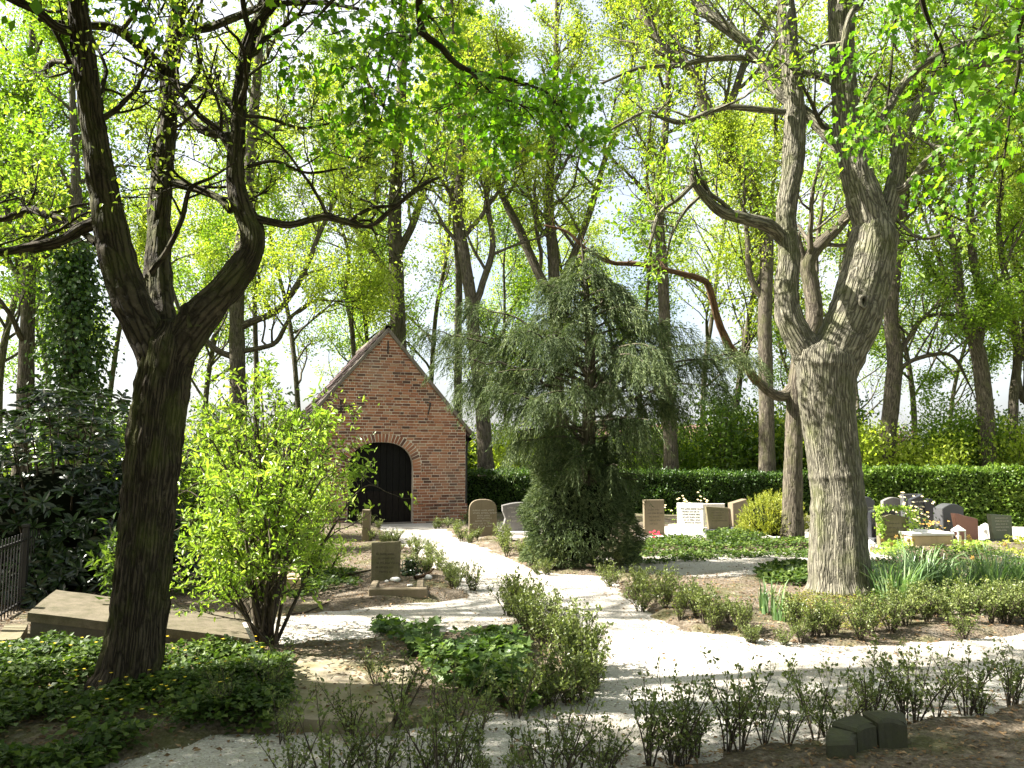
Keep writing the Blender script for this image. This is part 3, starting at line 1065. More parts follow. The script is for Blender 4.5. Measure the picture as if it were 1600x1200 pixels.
# gutter and downpipe at the right eave
for sx in (-1, 1):
    W = Wood()
    W.tube([(sx * (HW + 0.12), -0.03, EAVE - 0.36), (sx * (HW + 0.12), 2.5, EAVE - 0.36), (sx * (HW + 0.12), DEPTH, EAVE - 0.37)], [0.06] * 3, 8)
    obj('gutter', W.mesh('gutter'), M['iron'], CH)
W = Wood()
W.tube(catmull([(HW + 0.11, 0.06, EAVE - 0.40), (HW + 0.06, 0.10, EAVE - 0.58), (HW + 0.05, 0.10, 1.2), (HW + 0.05, 0.10, 0.02)], [0.035] * 4, 0.2)[0], [0.035] * 13 if False else np.full(len(catmull([(HW + 0.11, 0.06, EAVE - 0.40), (HW + 0.06, 0.10, EAVE - 0.58), (HW + 0.05, 0.10, 1.2), (HW + 0.05, 0.10, 0.02)], [0.035] * 4, 0.2)[0]), 0.035), 8)
obj('downpipe', W.mesh('downpipe'), M['iron'], CH)

# ------------------------------------------------------------------ gravestones
M['st_olive'] = stone_mat('olive_weathered_stone', (0.10, 0.085, 0.05), (0.19, 0.165, 0.105), 0.5, (0.09, 0.09, 0.03))
M['st_brown'] = stone_mat('brown_limestone', (0.12, 0.095, 0.06), (0.22, 0.18, 0.125), 0.4, (0.12, 0.10, 0.05))
M['st_grey'] = stone_mat('grey_granite', (0.11, 0.105, 0.10), (0.20, 0.19, 0.18), 0.15, (0.10, 0.10, 0.06))
M['st_pale'] = stone_mat('pale_stone', (0.50, 0.46, 0.41), (0.66, 0.61, 0.55), 0.2, (0.30, 0.26, 0.19))
M['st_black'] = stone_mat('polished_black_granite', (0.016, 0.017, 0.020), (0.032, 0.033, 0.038), 0.05, (0.03, 0.03, 0.03), 1.0, 0.2, 0.5, 0.02)
M['st_dark'] = stone_mat('dark_grey_granite', (0.04, 0.042, 0.044), (0.075, 0.075, 0.08), 0.1, (0.06, 0.06, 0.04), 1.0, 0.45, 0.4, 0.05)
M['st_red'] = stone_mat('red_granite', (0.20, 0.085, 0.065), (0.34, 0.17, 0.13), 0.08, (0.15, 0.08, 0.06), 1.0, 0.4, 0.4, 0.05)
M['st_green'] = stone_mat('green_grey_slate', (0.10, 0.115, 0.085), (0.18, 0.195, 0.15), 0.35, (0.09, 0.10, 0.04))
M['st_sand'] = stone_mat('sandstone', (0.42, 0.30, 0.17), (0.58, 0.45, 0.29), 0.25, (0.2, 0.16, 0.08))
M['st_white'] = stone_mat('white_stone', (0.62, 0.60, 0.57), (0.74, 0.72, 0.69), 0.1, (0.4, 0.37, 0.3))
M['ins_dark'] = plain_mat('dark_lettering', (0.05, 0.045, 0.035), 0.8)
M['ins_light'] = plain_mat('pale_lettering', (0.45, 0.42, 0.36), 0.7)

def arc(x0, x1, z, rise, n=12, p=2.0):
    """points from right to left over the top"""
    cx, hw = (x0 + x1) / 2, (x1 - x0) / 2
    return [(cx + hw * math.cos(a) if p == 2 else cx + hw * math.copysign(abs(math.cos(a)) ** (2 / p), math.cos(a)), z + rise * abs(math.sin(a)) ** (2 / p))
            for a in np.linspace(0, math.pi, n)]

def outline(kind, w, h):
    a, b = -w / 2, w / 2
    if kind == 'rect': return [(a, 0), (b, 0), (b, h), (a, h)]
    if kind == 'slant': return [(a, 0), (b, 0), (b, h), (a, h * 0.97)]
    if kind == 'arch': return [(a, 0), (b, 0)] + arc(a, b, h * 0.70, h * 0.30, 14, 2.6)
    if kind == 'lowarch': return [(a, 0), (b, 0)] + [(b - w * t, h * (0.88 + 0.12 * math.sin(math.pi * t))) for t in np.linspace(0, 1, 11)]
    if kind == 'halfarch': return [(a, 0), (b, 0)] + [(b - w * t, h * (0.93 + 0.07 * math.cos(math.pi * (t - 0.55)) ** 2) if t > 0.12 else h * (0.90 + 0.3 * t)) for t in np.linspace(0, 1, 11)]
    if kind == 'wave': return [(a + 0.02 * w, 0), (b, 0), (b, h * 0.86)] + [(b - w * t, h * (0.90 + 0.10 * math.sin(math.pi * (0.15 + 0.85 * t)))) for t in np.linspace(0.02, 0.98, 10)] + [(a, h * 0.90), (a + 0.01 * w, h * 0.7), (a + 0.10 * w, h * 0.45), (a + 0.04 * w, h * 0.2)]
    if kind == 'trap': return [(a + 0.10 * w, 0), (b - 0.0 * w, 0), (b, h * 0.93), (a, h)]
    if kind == 'fan': return [(a + 0.22 * w, 0), (b, 0), (b + 0.02 * w, h * 0.80), (b - 0.1 * w, h * 0.84), (a + 0.45 * w, h * 0.92), (a + 0.2 * w, h * 0.99), (a, h)]
    if kind == 'peak': return [(a, 0), (b, 0), (b, h * 0.8), (b - 0.12 * w, h), (a, h * 0.86)]
    if kind == 'gable': return [(a, 0), (b, 0), (b, h * 0.9), (0, h), (a, h * 0.9)]
    raise ValueError(kind)

def inscription(w, h, y, rng, rows, z0, z1, th=0.006, letter=0.028):
    """rows of small strokes like weathered lettering"""
    G = Geo()
    for k in range(rows):
        z = z1 - (z1 - z0) * k / max(1, rows - 1)
        ln = w * rng.uniform(0.35, 0.74)
        x = -ln / 2
        while x < ln / 2:
            for q in range(int(rng.integers(2, 7))):
                lw = letter * rng.uniform(0.45, 0.8)
                kind = rng.integers(0, 3)
                t = letter * 0.17
                G.box(x, x + t, y - th * 0.4, y + th, z, z + letter)
                if kind != 1: G.box(x + t, x + lw, y - th * 0.4, y + th, z + letter - t, z + letter)
                if kind != 0: G.box(x + t, x + lw, y - th * 0.4, y + th, z + letter * 0.1, z + letter * 0.1 + t)
                x += lw + letter * 0.28
            x += letter * 0.6
    return G.mesh('inscription')

def gravestone(label, x0, x1, ytop, ybase, kind, mat, rot=0.0, thick=0.12, tilt=0.0, ins='ins_dark', rows=5, base=None, group=None, lean=0.0, bev=0.012, seed=1):
    p = gpt((x0 + x1) / 2, ybase)
    d = p[1]
    sc_ = d / FPX * 1.0
    w = (x1 - x0) * sc_ / max(0.35, math.cos(rot))
    topz = at((x0 + x1) / 2, ytop, d)[2]
    h = topz
    t = thing('gravestone', label, 'gravestone', (p[0], p[1], 0.0), rot, group)
    rng = np.random.default_rng(seed)
    hb = 0.0
    if base:
        bw, bh = w * 1.18, 0.09
        V, Q, T = box_arrays(-bw / 2, bw / 2, -thick * 0.9, thick * 1.3, -0.08, bh, 0.012)
        obj('base', mesh_np('base', V, Q, T), M[base], t)
        hb = bh - 0.004
    V, Q, T = prism(outline(kind, w, h - hb + 0.0), 0, thick, bev)
    V[:, 2] += hb - (0.10 if not base else 0.0) * (V[:, 2] < 0.02)
    sl_ = obj('slab', mesh_np('slab', V, Q, T), M[mat], t)
    sl_.rotation_euler = (-tilt, lean, 0)
    if ins:
        io = obj('inscription', inscription(w, h, -0.0005, rng, rows, hb + h * 0.30, hb + h * 0.70, letter=max(0.022, h * 0.035)), M[ins], t)
        io.rotation_euler = (-tilt, lean, 0)
        io['kind'] = 'stuff'
    return t

STONES = [
    ('small upright olive stone with flat top standing at the head of a kerbed plot', 579, 623, 846, 916, 'slant', 'st_olive', -0.05, 0.10, 0.02, 'ins_dark', 5, None),
    ('brown weathered gravestone with rounded top beside the path to the chapel', 733, 776, 780, 842, 'arch', 'st_brown', 0.10, 0.12, 0.02, 'ins_light', 7, None),
    ('grey gravestone with wavy carved outline next to the round topped brown one', 785, 834, 785, 836, 'wave', 'st_grey', 0.16, 0.14, 0.0, 'ins_light', 4, 'st_white'),
    ('narrow pale marker stone seen almost edge on beside the big conifer', 833, 841, 808, 850, 'rect', 'st_pale', 0.2, 0.10, 0.0, None, 0, None),
    ('thin brown stone post half hidden by the yellow green bush at the chapel door', 565, 577, 797, 850, 'rect', 'st_brown', 0.1, 0.30, 0.0, None, 0, None),
    ('tan slab gravestone peeping out from behind the big conifer', 1007, 1039, 781, 836, 'rect', 'st_brown', 0.12, 0.12, 0.0, 'ins_dark', 5, None),
    ('whitish upright gravestone with pale flowers showing over its top', 1060, 1099, 786, 840, 'rect', 'st_white', -0.22, 0.14, 0.05, 'ins_dark', 6, 'st_white'),
    ('pale gravestone standing half behind a tapered brown one', 1095, 1134, 787, 829, 'rect', 'st_pale', 0.1, 0.10, 0.0, None, 0, 'st_pale'),
    ('tapered brown gravestone in front of a pale one', 1104, 1140, 791, 833, 'trap', 'st_olive', 0.12, 0.10, 0.03, 'ins_dark', 5, 'st_dark'),
    ('brown faced gravestone with white edge against the golden shrub', 1145, 1172, 780, 829, 'peak', 'st_brown', 0.3, 0.22, 0.0, None, 0, 'st_dark'),
    ('plain grey gravestone just behind the thick pale trunk', 1344, 1370, 776, 838, 'lowarch', 'st_dark', 0.1, 0.12, 0.0, 'ins_light', 4, None),
    ('black gravestone with curved top behind a moss brown stone', 1360, 1404, 795, 846, 'lowarch', 'st_black', 0.25, 0.16, 0.0, None, 0, 'st_dark'),
    ('squat moss brown gravestone with creeper over its corners', 1375, 1423, 804, 854, 'gable', 'st_olive', 0.08, 0.13, 0.02, 'ins_dark', 4, None),
    ('low grey round shouldered gravestone close to the leafy hedge', 1381, 1416, 777, 826, 'lowarch', 'st_grey', 0.1, 0.12, 0.0, None, 0, None),
    ('tall dark rectangular gravestone standing close to the hedge', 1413, 1446, 772, 828, 'rect', 'st_dark', 0.2, 0.14, 0.0, None, 0, None),
    ('polished black gravestone with slanting peaked top and pale lettering', 1425, 1447, 773, 832, 'peak', 'st_black', 0.15, 0.12, 0.0, 'ins_light', 4, 'st_black'),
    ('narrow black gravestone wing with rounded shoulder', 1447, 1464, 779, 832, 'lowarch', 'st_black', 0.1, 0.12, 0.0, None, 0, 'st_black'),
    ('large grey gravestone with arched top and light edge beside the red one', 1470, 1514, 787, 846, 'lowarch', 'st_dark', 0.42, 0.22, 0.0, None, 0, None),
    ('red granite gravestone flaring to one high corner', 1492, 1532, 802, 850, 'fan', 'st_red', 0.2, 0.12, 0.0, None, 0, None),
    ('leaning green grey gravestone with four sided outline', 1549, 1585, 803, 850, 'trap', 'st_green', 0.14, 0.12, 0.0, 'ins_light', 5, 'st_dark'),
]
for k, s in enumerate(STONES):
    label, x0, x1, yt, yb, kind, mat, rot, thick, tilt, ins, rows, base = s
    gravestone(label, x0, x1, yt, yb, kind, mat, rot, thick, tilt, ins, rows, base, seed=40 + k)

# kerb round the small plot, with a planted bed of pebbles
p = gpt(622, 940)
KB = thing('grave_kerb', 'low stone kerb framing the small plot before the olive stone', 'kerb', (p[0], p[1], gz1(p[0], p[1] + 0.3) - 0.0), 0.10)
for (a, b, c_, d_) in ((-0.36, 0.36, -0.02, 0.07), (-0.36, -0.27, 0.073, 0.62), (0.22, 0.31, 0.073, 0.62)):
    V, Q, T = box_arrays(a, b, c_, d_, -0.06, 0.085, 0.012)
    V = V + (vnoise(V * 9 + 3)[:, None] - 0.5) * 0.015
    obj('kerb_stone', mesh_np('kerb_stone', V, Q, T), M['st_brown'], KB)

def pebble(seed, r):
    rng = np.random.default_rng(seed)
    import bmesh
    bm = bmesh.new()
    bmesh.ops.create_icosphere(bm, subdivisions=2, radius=r)
    sc_ = np.array([1.2, 0.95, 0.62])
    for vv in bm.verts:
        co = np.array(vv.co)
        k = 1 + 0.5 * (float(vnoise((co / r * 1.2 + seed)[None])[0]) - 0.5)
        vv.co = Vector(co * sc_ * k)
    me = bpy.data.meshes.new('pebble')
    bm.to_mesh(me)
    bm.free()
    me.polygons.foreach_set("use_smooth", np.ones(len(me.polygons), bool))
    return me
pb = [pebble(s, 0.05) for s in range(3)]
for me in pb: me.materials.append(M['st_white'])
for k, (px, py, s) in enumerate(((618, 917, 1.2), (596, 914, 0.8), (604, 918, 0.6), (640, 925, 0.7), (590, 909, 0.7), (668, 912, 1.3), (655, 908, 0.8))):
    q = gpt(px, py)
    o = obj('stone', pb[k % 3], None, None, (q[0], q[1], gz1(q[0], q[1]) + 0.02 * s), (0, 0, k * 1.1))
    o.scale = (s, s, s)
    tag(o, 'small whitish field stone lying by the kerbed plot', 'stone', 'pale stones around the kerbed plot')

def slab_thing(name, label, cat, corners, thick, mat, plinth=None):
    """corners: four world points of the top face, front-left, front-right, back-right, back-left"""
    C = np.array(corners)
    org = C.mean(0) * np.array([1, 1, 0])
    t = thing(name, label, cat, tuple(org))
    n = 14
    g = Geo()
    us = np.linspace(0, 1, n)
    top = np.array([[(C[0] * (1 - u) + C[1] * u) * (1 - w_) + (C[3] * (1 - u) + C[2] * u) * w_ for u in us] for w_ in us])
    top[..., 2] += 0.012 * noise2(top[..., 0].ravel(), top[..., 1].ravel(), 5, 3).reshape(n, n)
    top[..., :2] += 0.0
    V = top.reshape(-1, 3)
    Q = [(j * n + i, j * n + i + 1, (j + 1) * n + i + 1, (j + 1) * n + i) for j in range(n - 1) for i in range(n - 1)]
    rim = [i for i in range(n)] + [j * n + n - 1 for j in range(1, n)] + [(n - 1) * n + i for i in range(n - 2, -1, -1)] + [j * n for j in range(n - 2, 0, -1)]
    rv = V[rim].copy()
    rv[:, 2] -= thick
    nb = len(V)
    V = np.vstack([V, rv])
    m_ = len(rim)
    for k in range(m_):
        Q.append((rim[(k + 1) % m_], rim[k], nb + k, nb + (k + 1) % m_))
    obj('slab', mesh_np('slab', V - org, Q), M[mat], t)
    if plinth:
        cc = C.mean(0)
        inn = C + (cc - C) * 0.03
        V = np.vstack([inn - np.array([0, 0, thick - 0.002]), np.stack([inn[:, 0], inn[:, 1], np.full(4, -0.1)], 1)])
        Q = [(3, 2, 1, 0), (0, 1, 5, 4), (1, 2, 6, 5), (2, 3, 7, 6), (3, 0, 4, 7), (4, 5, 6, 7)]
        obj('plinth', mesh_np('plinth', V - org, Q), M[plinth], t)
    return t
M['st_ledger'] = stone_mat('pale_lichened_ledger', (0.07, 0.058, 0.038), (0.19, 0.16, 0.11), 0.75, (0.05, 0.048, 0.02), 1.6)
M['st_plinth'] = stone_mat('shade_dark_plinth', (0.055, 0.05, 0.04), (0.11, 0.10, 0.08), 0.4, (0.05, 0.055, 0.02))  # shade under the slabs is put into this darker stone colour
M['st_mossy'] = stone_mat('mossy_flat_slab', (0.17, 0.14, 0.10), (0.34, 0.29, 0.22), 0.75, (0.11, 0.105, 0.025), 0.7)
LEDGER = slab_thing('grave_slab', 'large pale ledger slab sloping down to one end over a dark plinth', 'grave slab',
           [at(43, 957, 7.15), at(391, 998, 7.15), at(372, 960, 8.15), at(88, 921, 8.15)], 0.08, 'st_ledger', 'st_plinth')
slab_thing('grave_slab', 'flat mossy slab sunk in the soil of the middle bed', 'grave slab',
           [gpt(415, 1122, 0.085), gpt(610, 1130, 0.08), gpt(655, 1035, 0.085), gpt(470, 1024, 0.095)], 0.16, 'st_mossy')
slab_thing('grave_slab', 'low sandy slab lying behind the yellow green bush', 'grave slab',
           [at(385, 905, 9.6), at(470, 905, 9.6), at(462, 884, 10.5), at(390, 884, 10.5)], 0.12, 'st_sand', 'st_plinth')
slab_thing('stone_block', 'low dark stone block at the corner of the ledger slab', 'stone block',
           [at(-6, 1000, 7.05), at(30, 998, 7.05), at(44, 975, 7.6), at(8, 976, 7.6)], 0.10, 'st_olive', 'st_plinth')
p = gpt(1452, 856)
V, Q, T = box_arrays(-0.42, 0.42, -0.1, 0.55, -0.05, 0.24, 0.015)
tk = thing('grave_box', 'low sandstone grave box with a pale cover slab before the black stones', 'grave box', (p[0], p[1], 0), 0.12)
obj('body', mesh_np('body', V, Q, T), M['st_sand'], tk)
V, Q, T = box_arrays(-0.45, 0.46, -0.13, 0.58, 0.242, 0.30, 0.012)
obj('cover_slab', mesh_np('cover_slab', V, Q, T), M['st_white'], tk)
# lanterns
def lantern(px, py, label, s=1.0):
    p = gpt(px, py)
    t = thing('grave_lantern', label, 'lantern', (p[0], p[1], gz1(p[0], p[1])), 0.2)
    G = Geo()
    G.box(-0.085, 0.085, -0.085, 0.085, 0.0, 0.03, 0.005)
    for a in (-1, 1):
        for b in (-1, 1):
            G.box(a * 0.07 - 0.01, a * 0.07 + 0.01, b * 0.07 - 0.01, b * 0.07 + 0.01, 0.03, 0.22)
    G.box(-0.085, 0.085, -0.085, 0.085, 0.22, 0.245, 0.005)
    obj('frame', G.mesh('frame'), M['st_white'], t)
    V = [(-0.08, -0.08, 0.245), (0.08, -0.08, 0.245), (0.08, 0.08, 0.245), (-0.08, 0.08, 0.245), (0, 0, 0.33)]
    obj('lid', mesh_np('lid', V, None, [(0, 1, 4), (1, 2, 4), (2, 3, 4), (3, 0, 4)]), M['st_white'], t)
    V, Q, T = box_arrays(-0.035, 0.035, -0.035, 0.035, 0.03, 0.15, 0.01)
    obj('candle', mesh_np('candle', V, Q, T), M['cream'], t)
    t.scale = (s, s, s)
lantern(1499, 856, 'white grave lantern in front of the red granite stone', 1.1)
lantern(1360, 862, 'white grave lantern beside the black curved top stone', 0.8)
p = gpt(1541, 842)
t = thing('stone_ornament', 'white mushroom shaped ornament beside the green grey stone', 'ornament', (p[0], p[1], 0.0))
W = Wood()
W.tube([(0, 0, 0), (0, 0, 0.12), (0, 0, 0.22)], [0.05, 0.035, 0.04], 10)
obj('stem', W.mesh('stem'), M['st_white'], t)
W = Wood()
W.tube([(0, 0, 0.20), (0, 0, 0.24), (0, 0, 0.29), (0, 0, 0.33)], [0.13, 0.125, 0.09, 0.02], 14)
obj('cap', W.mesh('cap'), M['st_white'], t)

# curved kerb stones in the shade at the near edge of the path
KS = thing('curved_kerb', 'mossy curved row of coping stones in the shade by the path', 'kerb', tuple(gpt(1372, 1190)), 0.0)
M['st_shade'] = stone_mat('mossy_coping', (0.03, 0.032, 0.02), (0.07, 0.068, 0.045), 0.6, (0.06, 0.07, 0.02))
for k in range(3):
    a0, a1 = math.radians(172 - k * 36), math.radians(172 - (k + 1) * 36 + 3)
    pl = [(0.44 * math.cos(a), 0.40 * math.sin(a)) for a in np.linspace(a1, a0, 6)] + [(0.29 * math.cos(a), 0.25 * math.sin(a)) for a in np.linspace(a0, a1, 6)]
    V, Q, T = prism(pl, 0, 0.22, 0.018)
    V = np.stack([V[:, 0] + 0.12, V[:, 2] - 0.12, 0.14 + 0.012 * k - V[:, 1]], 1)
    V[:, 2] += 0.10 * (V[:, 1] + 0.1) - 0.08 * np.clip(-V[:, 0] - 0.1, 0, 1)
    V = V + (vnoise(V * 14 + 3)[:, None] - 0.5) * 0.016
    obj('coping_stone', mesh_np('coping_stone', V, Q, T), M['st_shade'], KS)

# ------------------------------------------------------------------ iron fence
fa, fb = gpt(8, 972), gpt(72, 930)
fd = (fb - fa) / np.linalg.norm(fb - fa)
FE = thing('iron_fence', 'black iron railing with upright bars beside the dark evergreen shrub', 'fence', tuple(fa), math.atan2(fd[1], fd[0]))
def fpart(name, x0, x1, y0, y1, z0, z1):
    V, Q, T = box_arrays(x0, x1, y0, y1, z0, z1, min(0.004, (x1 - x0) / 4))
    obj(name, mesh_np(name, V, Q, T), M['iron'], FE)
FL = 3.4
for k in range(3):
    x = -1.1 + k * FL / 2 + (1.1 - 0.0 if False else 0)
    fpart('post', x * 1.0 - 0.03 + (0.0 if k else 0), x + 0.03, -0.03, 0.03, -0.1, 0.95)
    fpart('cap', x - 0.04, x + 0.04, -0.04, 0.04, 0.951, 0.985)
for z_ in (0.10, 0.80):
    fpart('rail', -1.1 + 0.031, -1.1 + FL / 2 - 0.031, -0.012, 0.012, z_, z_ + 0.025)
    fpart('rail', -1.1 + FL / 2 + 0.031, -1.1 + FL - 0.031, -0.012, 0.012, z_, z_ + 0.025)
for k in range(30):
    x = -1.0 + k * 0.112
    if abs(x - (-1.1 + FL / 2)) < 0.05: continue
    fpart('bar', x - 0.009, x + 0.009, -0.024, -0.0125, 0.03, 0.90)

# ------------------------------------------------------------------ trees
def px_limb(pts, Y):
    """pts: (px, py, width px[, depth offset]); gives points and radii at depth Y"""
    P, R = [], []
    for q in pts:
        dy = q[3] if len(q) > 3 else 0.0
        P.append(at(q[0], q[1], Y + dy))
        R.append(q[2] * 0.5 * (Y + dy) / FPX)
    return np.array(P), np.array(R)

def finish_tree(t, base, parts, Lf, leafmat, leafname='crown', lobed=False, width=0.6, fold=0.12, droop=0.05, oval=False):
    for name, W, mat in parts:
        me = W.mesh(name)
        o = obj(name, me, mat, t)
        if name == 'branches': o['kind'] = 'stuff'
        o.matrix_parent_inverse = Matrix.Translation(-Vector(base))
    if Lf is not None and Lf.count():
        o = obj(leafname, Lf.mesh(leafname, width, fold, lobed, droop, oval), leafmat, t)
        o.matrix_parent_inverse = Matrix.Translation(-Vector(base))

SPARSE = dict(levels=2, nb=(4, 4), leaves=7, size=0.055, spread=0.06, ang=(25, 65), ratio=0.55, wob=0.20, trop=0.05)

# --- near leaning tree with three limbs
rng = np.random.default_rng(101)
base = at(205, 1092, 5.75)
base[2] = gz1(base[0], base[1])
YA = 5.75
TA = thing('leaning_tree', 'dark barked leaning tree whose trunk splits into three limbs beside the ledger slab', 'tree', tuple(base))
WT = Wood()
P, R = px_limb([(190, 1120, 150), (198, 1085, 106), (208, 1035, 84), (216, 960, 76), (226, 860, 76), (237, 740, 78), (246, 650, 78), (254, 590, 76), (262, 545, 78), (270, 505, 40)], YA)
P, R = catmull(P, R, 0.018)
WT.tube(P, R, 84, 0.34)
limbsA = []
def limb(pts, Y, sp=0.02, nseg=40, rough=0.27, name='limb', mat='bark_near'):
    W = Wood()
    P, R = px_limb(pts, Y)
    P, R = catmull(P, R, sp)
    W.tube(P, R, nseg, rough)
    return W, P, R
L1 = limb([(252, 590, 50), (240, 545, 58), (205, 470, 58, .0), (180, 385, 54), (163, 295, 47, -.05), (147, 200, 40, -.1), (132, 100, 38, -.15), (120, 0, 34, -.2), (110, -130, 28, -.3), (120, -300, 18, -.4)], YA)
L2 = limb([(258, 590, 40, .1), (256, 530, 46, .25), (248, 440, 40, .45), (250, 340, 36, .6), (258, 230, 34, .75), (264, 130, 31, .9), (272, 60, 27, 1.0), (290, -60, 22, 1.1), (300, -220, 14, 1.2)], YA)
L3 = limb([(258, 585, 44), (282, 540, 56), (312, 495, 56), (352, 452, 46), (388, 405, 40), (395, 368, 38), (380, 325, 34), (369, 275, 29), (373, 200, 25), (376, 120, 23), (394, 52, 21), (422, 8, 18), (455, -60, 14), (470, -180, 9)], YA)
WK = Wood()
P, R = px_limb([(302, 515, 38), (298, 492, 34), (296, 478, 26), (296, 472, 6)], YA - 0.05)
P, R = catmull(P, R, 0.02)
WK.tube(P, R, 24, 0.25)
WB, LfA = Wood(), Leaves()
def side(pts, Y, nseg=10, W=WB):
    P, R = px_limb(pts, Y)
    P, R = catmull(P, R, 0.05)
    W.tube(P, R, nseg, 0.12)
    return P, R
SB = [side(p_, YA) for p_ in (
    [(158, 345, 22), (125, 358, 19), (95, 376, 16), (50, 385, 15), (0, 394, 13), (-90, 400, 9)],
    [(150, 380, 12, .1), (112, 350, 12, .2), (70, 335, 13, .3), (45, 328, 13, .4), (0, 342, 12, .5), (-80, 330, 8, .6)],
    [(118, 50, 16, -.2), (88, 42, 15, -.3), (60, 18, 14, -.4), (25, 2, 13, -.5), (-60, -40, 8, -.6)],
    [(110, 100, 8, -.1), (92, 60, 7, -.2), (70, 25, 6, -.2), (55, -20, 4, -.2)],
    [(256, 112, 20, .85), (235, 90, 20, .8), (205, 60, 18, .7), (170, 42, 15, .6), (120, 40, 12, .5), (60, 30, 8, .4)],
    [(270, 80, 18, 1.0), (295, 50, 16, 1.0), (330, 42, 14, .9), (372, 25, 13, .7), (420, 8, 11, .5), (500, 4, 9, .3), (560, 14, 6, .1)],
    [(276, 168, 16, .8), (300, 190, 15, .7), (322, 206, 14, .6), (356, 212, 13, .5)],
    [(270, 285, 14, .65), (310, 296, 13, .55), (345, 312, 12, .4), (360, 330, 11, .3)],
    [(236, 425, 9, .2), (262, 390, 9, .1), (285, 340, 8, .0), (297, 295, 7, -.1), (330, 278, 5, -.2), (366, 255, 3, -.3)],
    [(393, 340, 14), (425, 347, 13), (455, 351, 12, .1), (505, 339, 12, .2), (545, 348, 11, .4), (580, 352, 9, .5), (615, 325, 8, .6), (660, 290, 7, .7), (690, 275, 5, .8)],
    [(545, 346, 8, .4), (580, 325, 6, .4), (620, 320, 5, .4), (640, 300, 4, .4)],
    [(372, 180, 7), (420, 185, 6, .2), (470, 200, 5, .4), (520, 192, 4, .6)],
    [(388, 260, 7), (430, 252, 6, .2), (480, 270, 5, .4), (540, 262, 3, .6)],
    [(238, 260, 7, .6), (246, 215, 6, .3), (290, 190, 5, .1), (318, 150, 5, 0), (340, 70, 3, -.1)],
)]
par = dict(SPARSE, size=0.045, leaves=6, nb=(4, 3))
for (P, R), n_, lr in zip(SB, (5, 5, 4, 3, 5, 6, 3, 4, 3, 9, 3, 3, 3, 4), ((.5, 1.1),) * 14):
    limb_branches(WB, LfA, rng, P, R, n_, par, 0.25, lr, 0.35)
for (W_, P, R), n_ in ((L1, 10), (L2, 12), (L3, 11)):
    limb_branches(WB, LfA, rng, P, R, n_, par, 0.45, (.6, 1.3), 0.3)
# the crown above the frame
parU = dict(SPARSE, size=0.055, leaves=13, nb=(5, 5), spread=0.12)
for (W_, P, R) in (L1, L2, L3):
    limb_branches(WB, LfA, rng, P, R, 8, parU, 0.86, (1.2, 2.4), 0.5)
finish_tree(TA, base, [('trunk', WT, M['bark_near']), ('limb', L1[0], M['bark_near']), ('limb', L2[0], M['bark_near']), ('limb', L3[0], M['bark_near']),
                       ('stub', WK, M['bark_near']), ('branches', WB, M['bark_near'])], LfA, M['fresh'], oval=True, width=0.5, droop=0.15)

# --- stout pale tree
rng = np.random.default_rng(102)
YB = 10.0
base = at(1315, 930, YB)
base[2] = gz1(base[0], base[1])
TB = thing('stout_tree', 'stout pale barked tree forking above a thick trunk, with a knot hole', 'tree', tuple(base))
WT = Wood()
P, R = px_limb([(1318, 965, 132), (1316, 930, 106), (1313, 895, 92), (1311, 840, 84), (1308, 770, 78), (1300, 700, 78), (1293, 640, 80), (1290, 595, 88), (1290, 560, 92), (1294, 530, 50)], YB)
P, R = catmull(P, R, 0.022)
R = R * (1 + 0.035 * np.maximum(0, np.sin(P[:, 2] * 9.0 + np.sin(P[:, 2] * 4.3) * 2)) ** 6)
WT.tube(P, R, 84, 0.16)
L1 = limb([(1285, 600, 43), (1262, 552, 48), (1236, 505, 43), (1229, 460, 38), (1234, 400, 36), (1228, 335, 34), (1239, 260, 34), (1242, 180, 33), (1235, 100, 31), (1228, 0, 28), (1220, -150, 22), (1200, -330, 14)], YB, 0.03, 40)
L2 = limb([(1295, 600, 70), (1312, 545, 80), (1334, 495, 82), (1354, 430, 80), (1364, 375, 78), (1366, 345, 58), (1362, 322, 22)], YB, 0.025, 56)
L2a = limb([(1366, 380, 52), (1352, 320, 55), (1338, 270, 50), (1326, 215, 46), (1320, 150, 43), (1315, 60, 40), (1308, -60, 33), (1290, -240, 22), (1280, -420, 12)], YB, 0.03, 44)
L2b = limb([(1368, 380, 38), (1386, 330, 33), (1400, 280, 28), (1410, 220, 24), (1432, 170, 22), (1470, 132, 21), (1515, 105, 19), (1570, 88, 17), (1650, 60, 12), (1740, 20, 7)], YB, 0.04, 24)
WH = Wood()                         # rim of the knot hole
q = at(1349, 472, YB - 0.36)
th_ = np.linspace(0, 2 * math.pi, 15)
WH.tube(np.stack([q[0] + 0.04 * np.cos(th_), q[1] - 0.0 + 0 * th_, q[2] + 0.075 * np.sin(th_)], 1), np.full(15, 0.024), 8, 0.0)
G = Geo()
cvx = [(q[0] + 0.032 * math.cos(a), q[1] - 0.012, q[2] + 0.066 * math.sin(a)) for a in np.linspace(0, 2 * math.pi, 14, endpoint=False)]
cvx = cvx + [(q[0], q[1] + 0.10, q[2])]
G.add(cvx, None, [(i, (i + 1) % 14, 14) for i in range(14)])
WB, LfB = Wood(), Leaves()
